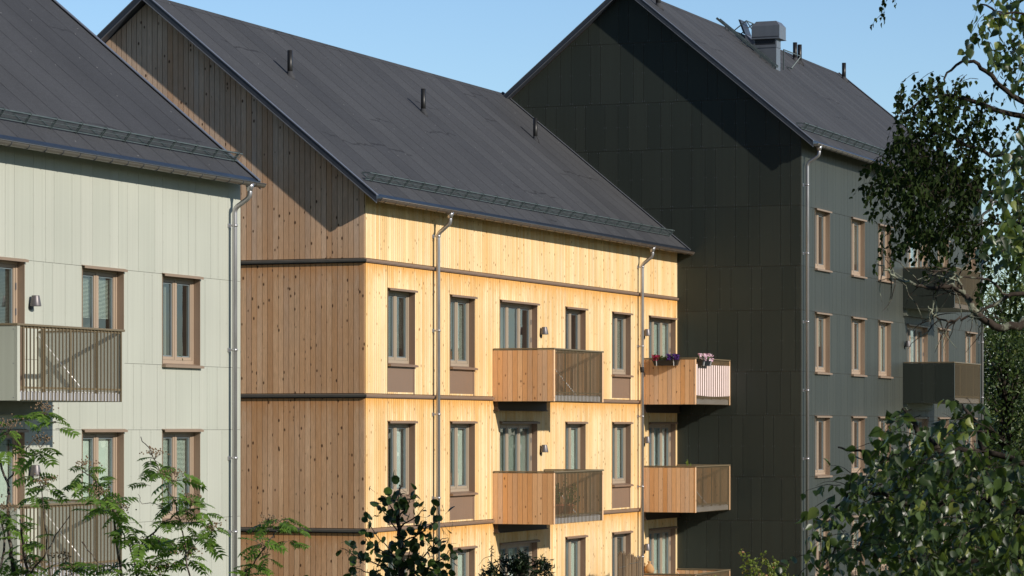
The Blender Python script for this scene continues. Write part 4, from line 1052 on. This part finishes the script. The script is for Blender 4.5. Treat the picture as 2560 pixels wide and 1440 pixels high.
# ---- small dark conifer top at the bottom middle (about 22 m off)
r=random.Random(71); YC=22.
base=at(1300,1068,YC); base.z=0; con=empty('conifer_tree',base); iv=-base
tag(con,'dark conifer top poking up at the bottom before the timber house','tree')
A=lambda x,y,Y=YC: at(x,y,Y)+iv
st=MB(); limb(st,[(0,0,0),(.02,0,2.2),A(1300,1500),A(1308,1440),A(1312,1400)],.06,.006,9,.003,r,4)
st.build('trunk',M['bark_dark'],con)
wd=MB(); lf=MB()
bb=[([(1310,1440),(1285,1425),(1262,1405),(1275,1398)],1),([(1312,1420),(1300,1400),(1312,1390)],1),([(1310,1425),(1340,1410),(1362,1408),(1368,1420)],1),([(1305,1450),(1260,1440),(1225,1432),(1206,1440)],1),([(1310,1450),(1350,1430),(1372,1436)],.6),([(1300,1470),(1250,1440),(1228,1410)],.5),([(1305,1460),(1300,1425),(1290,1410)],1)]
for y in range(1500,2000,30):
    for sg in (-1,1): bb.append(([(1308,y),(1308+sg*(60+(y-1500)*.15),y-10),(1308+sg*(90+(y-1500)*.35),y+25)],1))
for pts,dn in bb:
    L_=limb(wd,[A(x,y,YC+r.gauss(0,.06)) for x,y in pts],.008,.002,5,.003,r,4)
    for k in range(int(260*dn)):
        b=along(L_,r.uniform(.1,1))+rv(r,.022); leaf(lf,b,rv(r,.8)+Vector((0,0,-.25)),rv(r),.042,.010,r.random())
L_=limb(wd,[A(1228,1440),A(1229,1400),A(1229,1368)],.006,.0015,5,.001,r,3); limb(wd,[A(1229,1390),A(1210,1396),A(1196,1414)],.0025,.001,4,.001,r,3)
for k in range(30):
    b=along(L_,r.random()); leaf(lf,b,rv(r),rv(r),.035,.008,r.random())
lf.join(wd).build('crown',[M['spruce'],M['bark_dark']],con,fix=False)

# ---- shrub in front of the dark gable
r=random.Random(81); YS=58.
base=at(1905,1068,YS); base.z=0; sh=empty('young_tree',base); iv=-base
tag(sh,'young tree with yellow green leaves and reddish tips before the dark gable','tree')
A=lambda x,y,Y=YS: at(x,y,Y)+iv
wd=MB(); lf=MB(); st=MB()
limb(st,[(0,0,0),(.03,0,1.2),A(1912,1470)],.035,.02,8,.003,r,4); st.build('trunk',M['bark_dark'],sh)
for pts in ([(1912,1470),(1885,1430),(1872,1395),(1845,1382)],[(1912,1470),(1920,1430),(1912,1400),(1905,1384)],[(1912,1470),(1900,1440),(1888,1400)],[(1912,1470),(1930,1430),(1940,1402)],[(1912,1480),(1960,1440),(1958,1432)],[(1912,1480),(1880,1450),(1858,1425)],[(1912,1480),(1890,1440),(1872,1415)],[(1912,1480),(1925,1440),(1928,1412)],[(1912,1490),(1940,1460),(1935,1436)]):
    L_=limb(wd,[A(x,y,YS+r.gauss(0,.15)) for x,y in pts],.012,.003,5,.01,r,4)
    for k in range(36):
        b=along(L_,r.uniform(.25,1))+rv(r,.05); leaf(lf,b,rv(r)+Vector((0,0,-.3)),rv(r),.075,.045,r.random())
for k in range(700):
    b=Vector((r.gauss(0,.55),r.gauss(0,.5),r.uniform(1.1,2.9))); leaf(lf,b,rv(r)+Vector((0,0,-.3)),rv(r),.08,.05,r.random())
M['lime']=leafmat('yellow_green_leaves',(.10,.15,.025),(.22,.27,.05),(.30,.14,.06),trans=.4,tcol=(.4,.45,.06))
lf.join(wd).build('crown',[M['lime'],M['stem']],sh,fix=False)

# ---- trees standing beyond the dark house, right edge
def fartree(name,label,px,Y,h,rad,mat,seed,n=5200,ls=.22,zlo=.25,drop=0,narrow=.3):
    r=random.Random(seed); base=at(px,1068,Y); base.z=0; t=empty(name,base); tag(t,label,'tree','trees beyond the dark house')
    st=MB(); limb(st,[(0,0,0),(.2,0,h*.3),(-.2,.1,h*.6),(0,0,h*.93)],.28,.04,9,.02,r,5); st.build('trunk',M['bark_dark'],t)
    wd=MB(); lf=MB(); cl=[]
    for k in range(46):
        z=r.uniform(zlo,1)*h; rr_=rad*(1-((z/h-.55)/.55)**2*.75)**.5 if abs(z/h-.55)<.55 else rad*.3; rr_*=1-narrow*(z/h); a=r.uniform(0,2*pi); q=sqrt(r.random())
        c=Vector((cos(a)*rr_*q,sin(a)*rr_*q,z)); cl.append((c,r.uniform(.10,.24)*rad))
        wd.tube([Vector((0,0,z*.75)),Vector((c.x*.5,c.y*.5,z*.9)),c],[.06,.04,.01],5)
    for k in range(n):
        c,s_=r.choice(cl); b=c+Vector((r.gauss(0,s_),r.gauss(0,s_),r.gauss(0,s_*.8))); leaf(lf,b,rv(r)+Vector((0,0,-drop)),rv(r),ls*r.uniform(.6,1.2),ls*(.55 if not drop else .2),r.random())
    wd.build('limb',M['bark_dark'],t); lf.build('crown',mat,t,fix=False)
fartree('willow_tree','feathery pale willow rising behind the far end of the dark house',2530,128,12.6,3.6,M['willow_leaf'],91,7000,.30,.35,.9)
fartree('deciduous_tree','dense dark green broadleaf tree filling the gap right of the dark house',2520,116,9.3,3.8,M['far_leaf'],92,12000,.17,.08)
fartree('deciduous_tree','rounded green tree farther right beyond the dark house, partly out of frame',2640,122,10.2,4.2,M['far_leaf'],93,7000,.24,.12)
fartree('deciduous_tree','low bushy green tree behind the right edge foliage near the ground',2480,135,7.5,4.2,M['far_leaf'],94,7000,.22,.02)
# =================================================================== GROUND, LIGHT, CAMERA
m=NT('meadow_ground'); o=m.obj(); n1=m.noise(o,.08,6,.6); n2=m.noise(o,3,4,.7)
c=m.mix(m.ramp(n1,[(.35,0),(.65,1)]),(.045,.07,.02),(.10,.10,.05)); c=m.mix(.6,c,m.ramp(n2,[(.2,.5),(.8,1.5)]),'MULTIPLY')
m.pbr(c,.95,nrm=m.bump(n2,.5,.05),spec=.1)
g=MB(); g.quad((-3000,-3000,0),(3000,-3000,0),(3000,3000,0),(-3000,3000,0)); setting(g.build('ground',m.mat,fix=False))
m=NT('paved_path'); o=m.obj(); n2=m.noise(o,8,4,.7); m.pbr(m.mix(.5,(.16,.155,.15),m.ramp(n2,[(.2,.6),(.8,1.4)]),'MULTIPLY'),.9)
pp=[site(-30,9),site(50,9),site(50,12),site(-30,12)]
g=MB(); g.quad(*[(p[0],p[1],.004) for p in pp]); setting(g.build('path',m.mat,fix=False))

SUN=Vector((-.26*SA+CA, -.26*CA-SA, .475)).normalized()
sun=bpy.data.lights.new('sun','SUN'); so=bpy.data.objects.new('sun',sun); S.collection.objects.link(so)
sun.energy=4.6; sun.angle=radians(.53); sun.color=(1,.93,.82)
so.rotation_euler=(-SUN).to_track_quat('-Z','Y').to_euler(); so.location=(30,-20,40)
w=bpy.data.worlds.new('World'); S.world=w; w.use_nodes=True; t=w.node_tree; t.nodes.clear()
sk=t.nodes.new('ShaderNodeTexSky'); sk.sky_type='NISHITA'; sk.sun_disc=False
sk.sun_elevation=math.asin(SUN.z); sk.sun_rotation=atan2(SUN.x,SUN.y)
sk.air_density=1.0; sk.dust_density=.15; sk.ozone_density=3.0; sk.altitude=200
bg=t.nodes.new('ShaderNodeBackground'); bg.inputs[1].default_value=.11
ow=t.nodes.new('ShaderNodeOutputWorld')
# added sky gradient: dims behind the viewer to cut gable fill, brightens ahead
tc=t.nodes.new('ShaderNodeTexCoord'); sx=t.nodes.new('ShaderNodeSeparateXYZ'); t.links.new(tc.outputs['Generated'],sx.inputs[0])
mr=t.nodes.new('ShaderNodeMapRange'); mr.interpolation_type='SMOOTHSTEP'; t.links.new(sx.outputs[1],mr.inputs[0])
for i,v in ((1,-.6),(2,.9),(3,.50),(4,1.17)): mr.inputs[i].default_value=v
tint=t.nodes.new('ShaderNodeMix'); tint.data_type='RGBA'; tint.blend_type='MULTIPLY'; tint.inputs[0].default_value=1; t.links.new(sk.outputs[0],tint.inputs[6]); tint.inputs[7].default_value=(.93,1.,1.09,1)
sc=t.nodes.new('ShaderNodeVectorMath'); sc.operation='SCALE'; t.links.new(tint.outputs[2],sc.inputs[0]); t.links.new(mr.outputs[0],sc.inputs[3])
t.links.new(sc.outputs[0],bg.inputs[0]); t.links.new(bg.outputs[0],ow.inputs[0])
cam=bpy.data.cameras.new('camera'); co=bpy.data.objects.new('camera',cam); S.collection.objects.link(co)
co.location=(0,0,ZC); co.rotation_euler=(pi/2,0,0); cam.sensor_width=36; cam.lens=36*F/2560; cam.shift_y=348/2560
cam.clip_end=5000; cam.clip_start=.5
cam.dof.use_dof=True; cam.dof.focus_distance=78; cam.dof.aperture_fstop=32
S.camera=co
S.render.engine='CYCLES'
S.view_settings.view_transform='Standard'; S.view_settings.look='None'; S.view_settings.exposure=0; S.view_settings.gamma=1
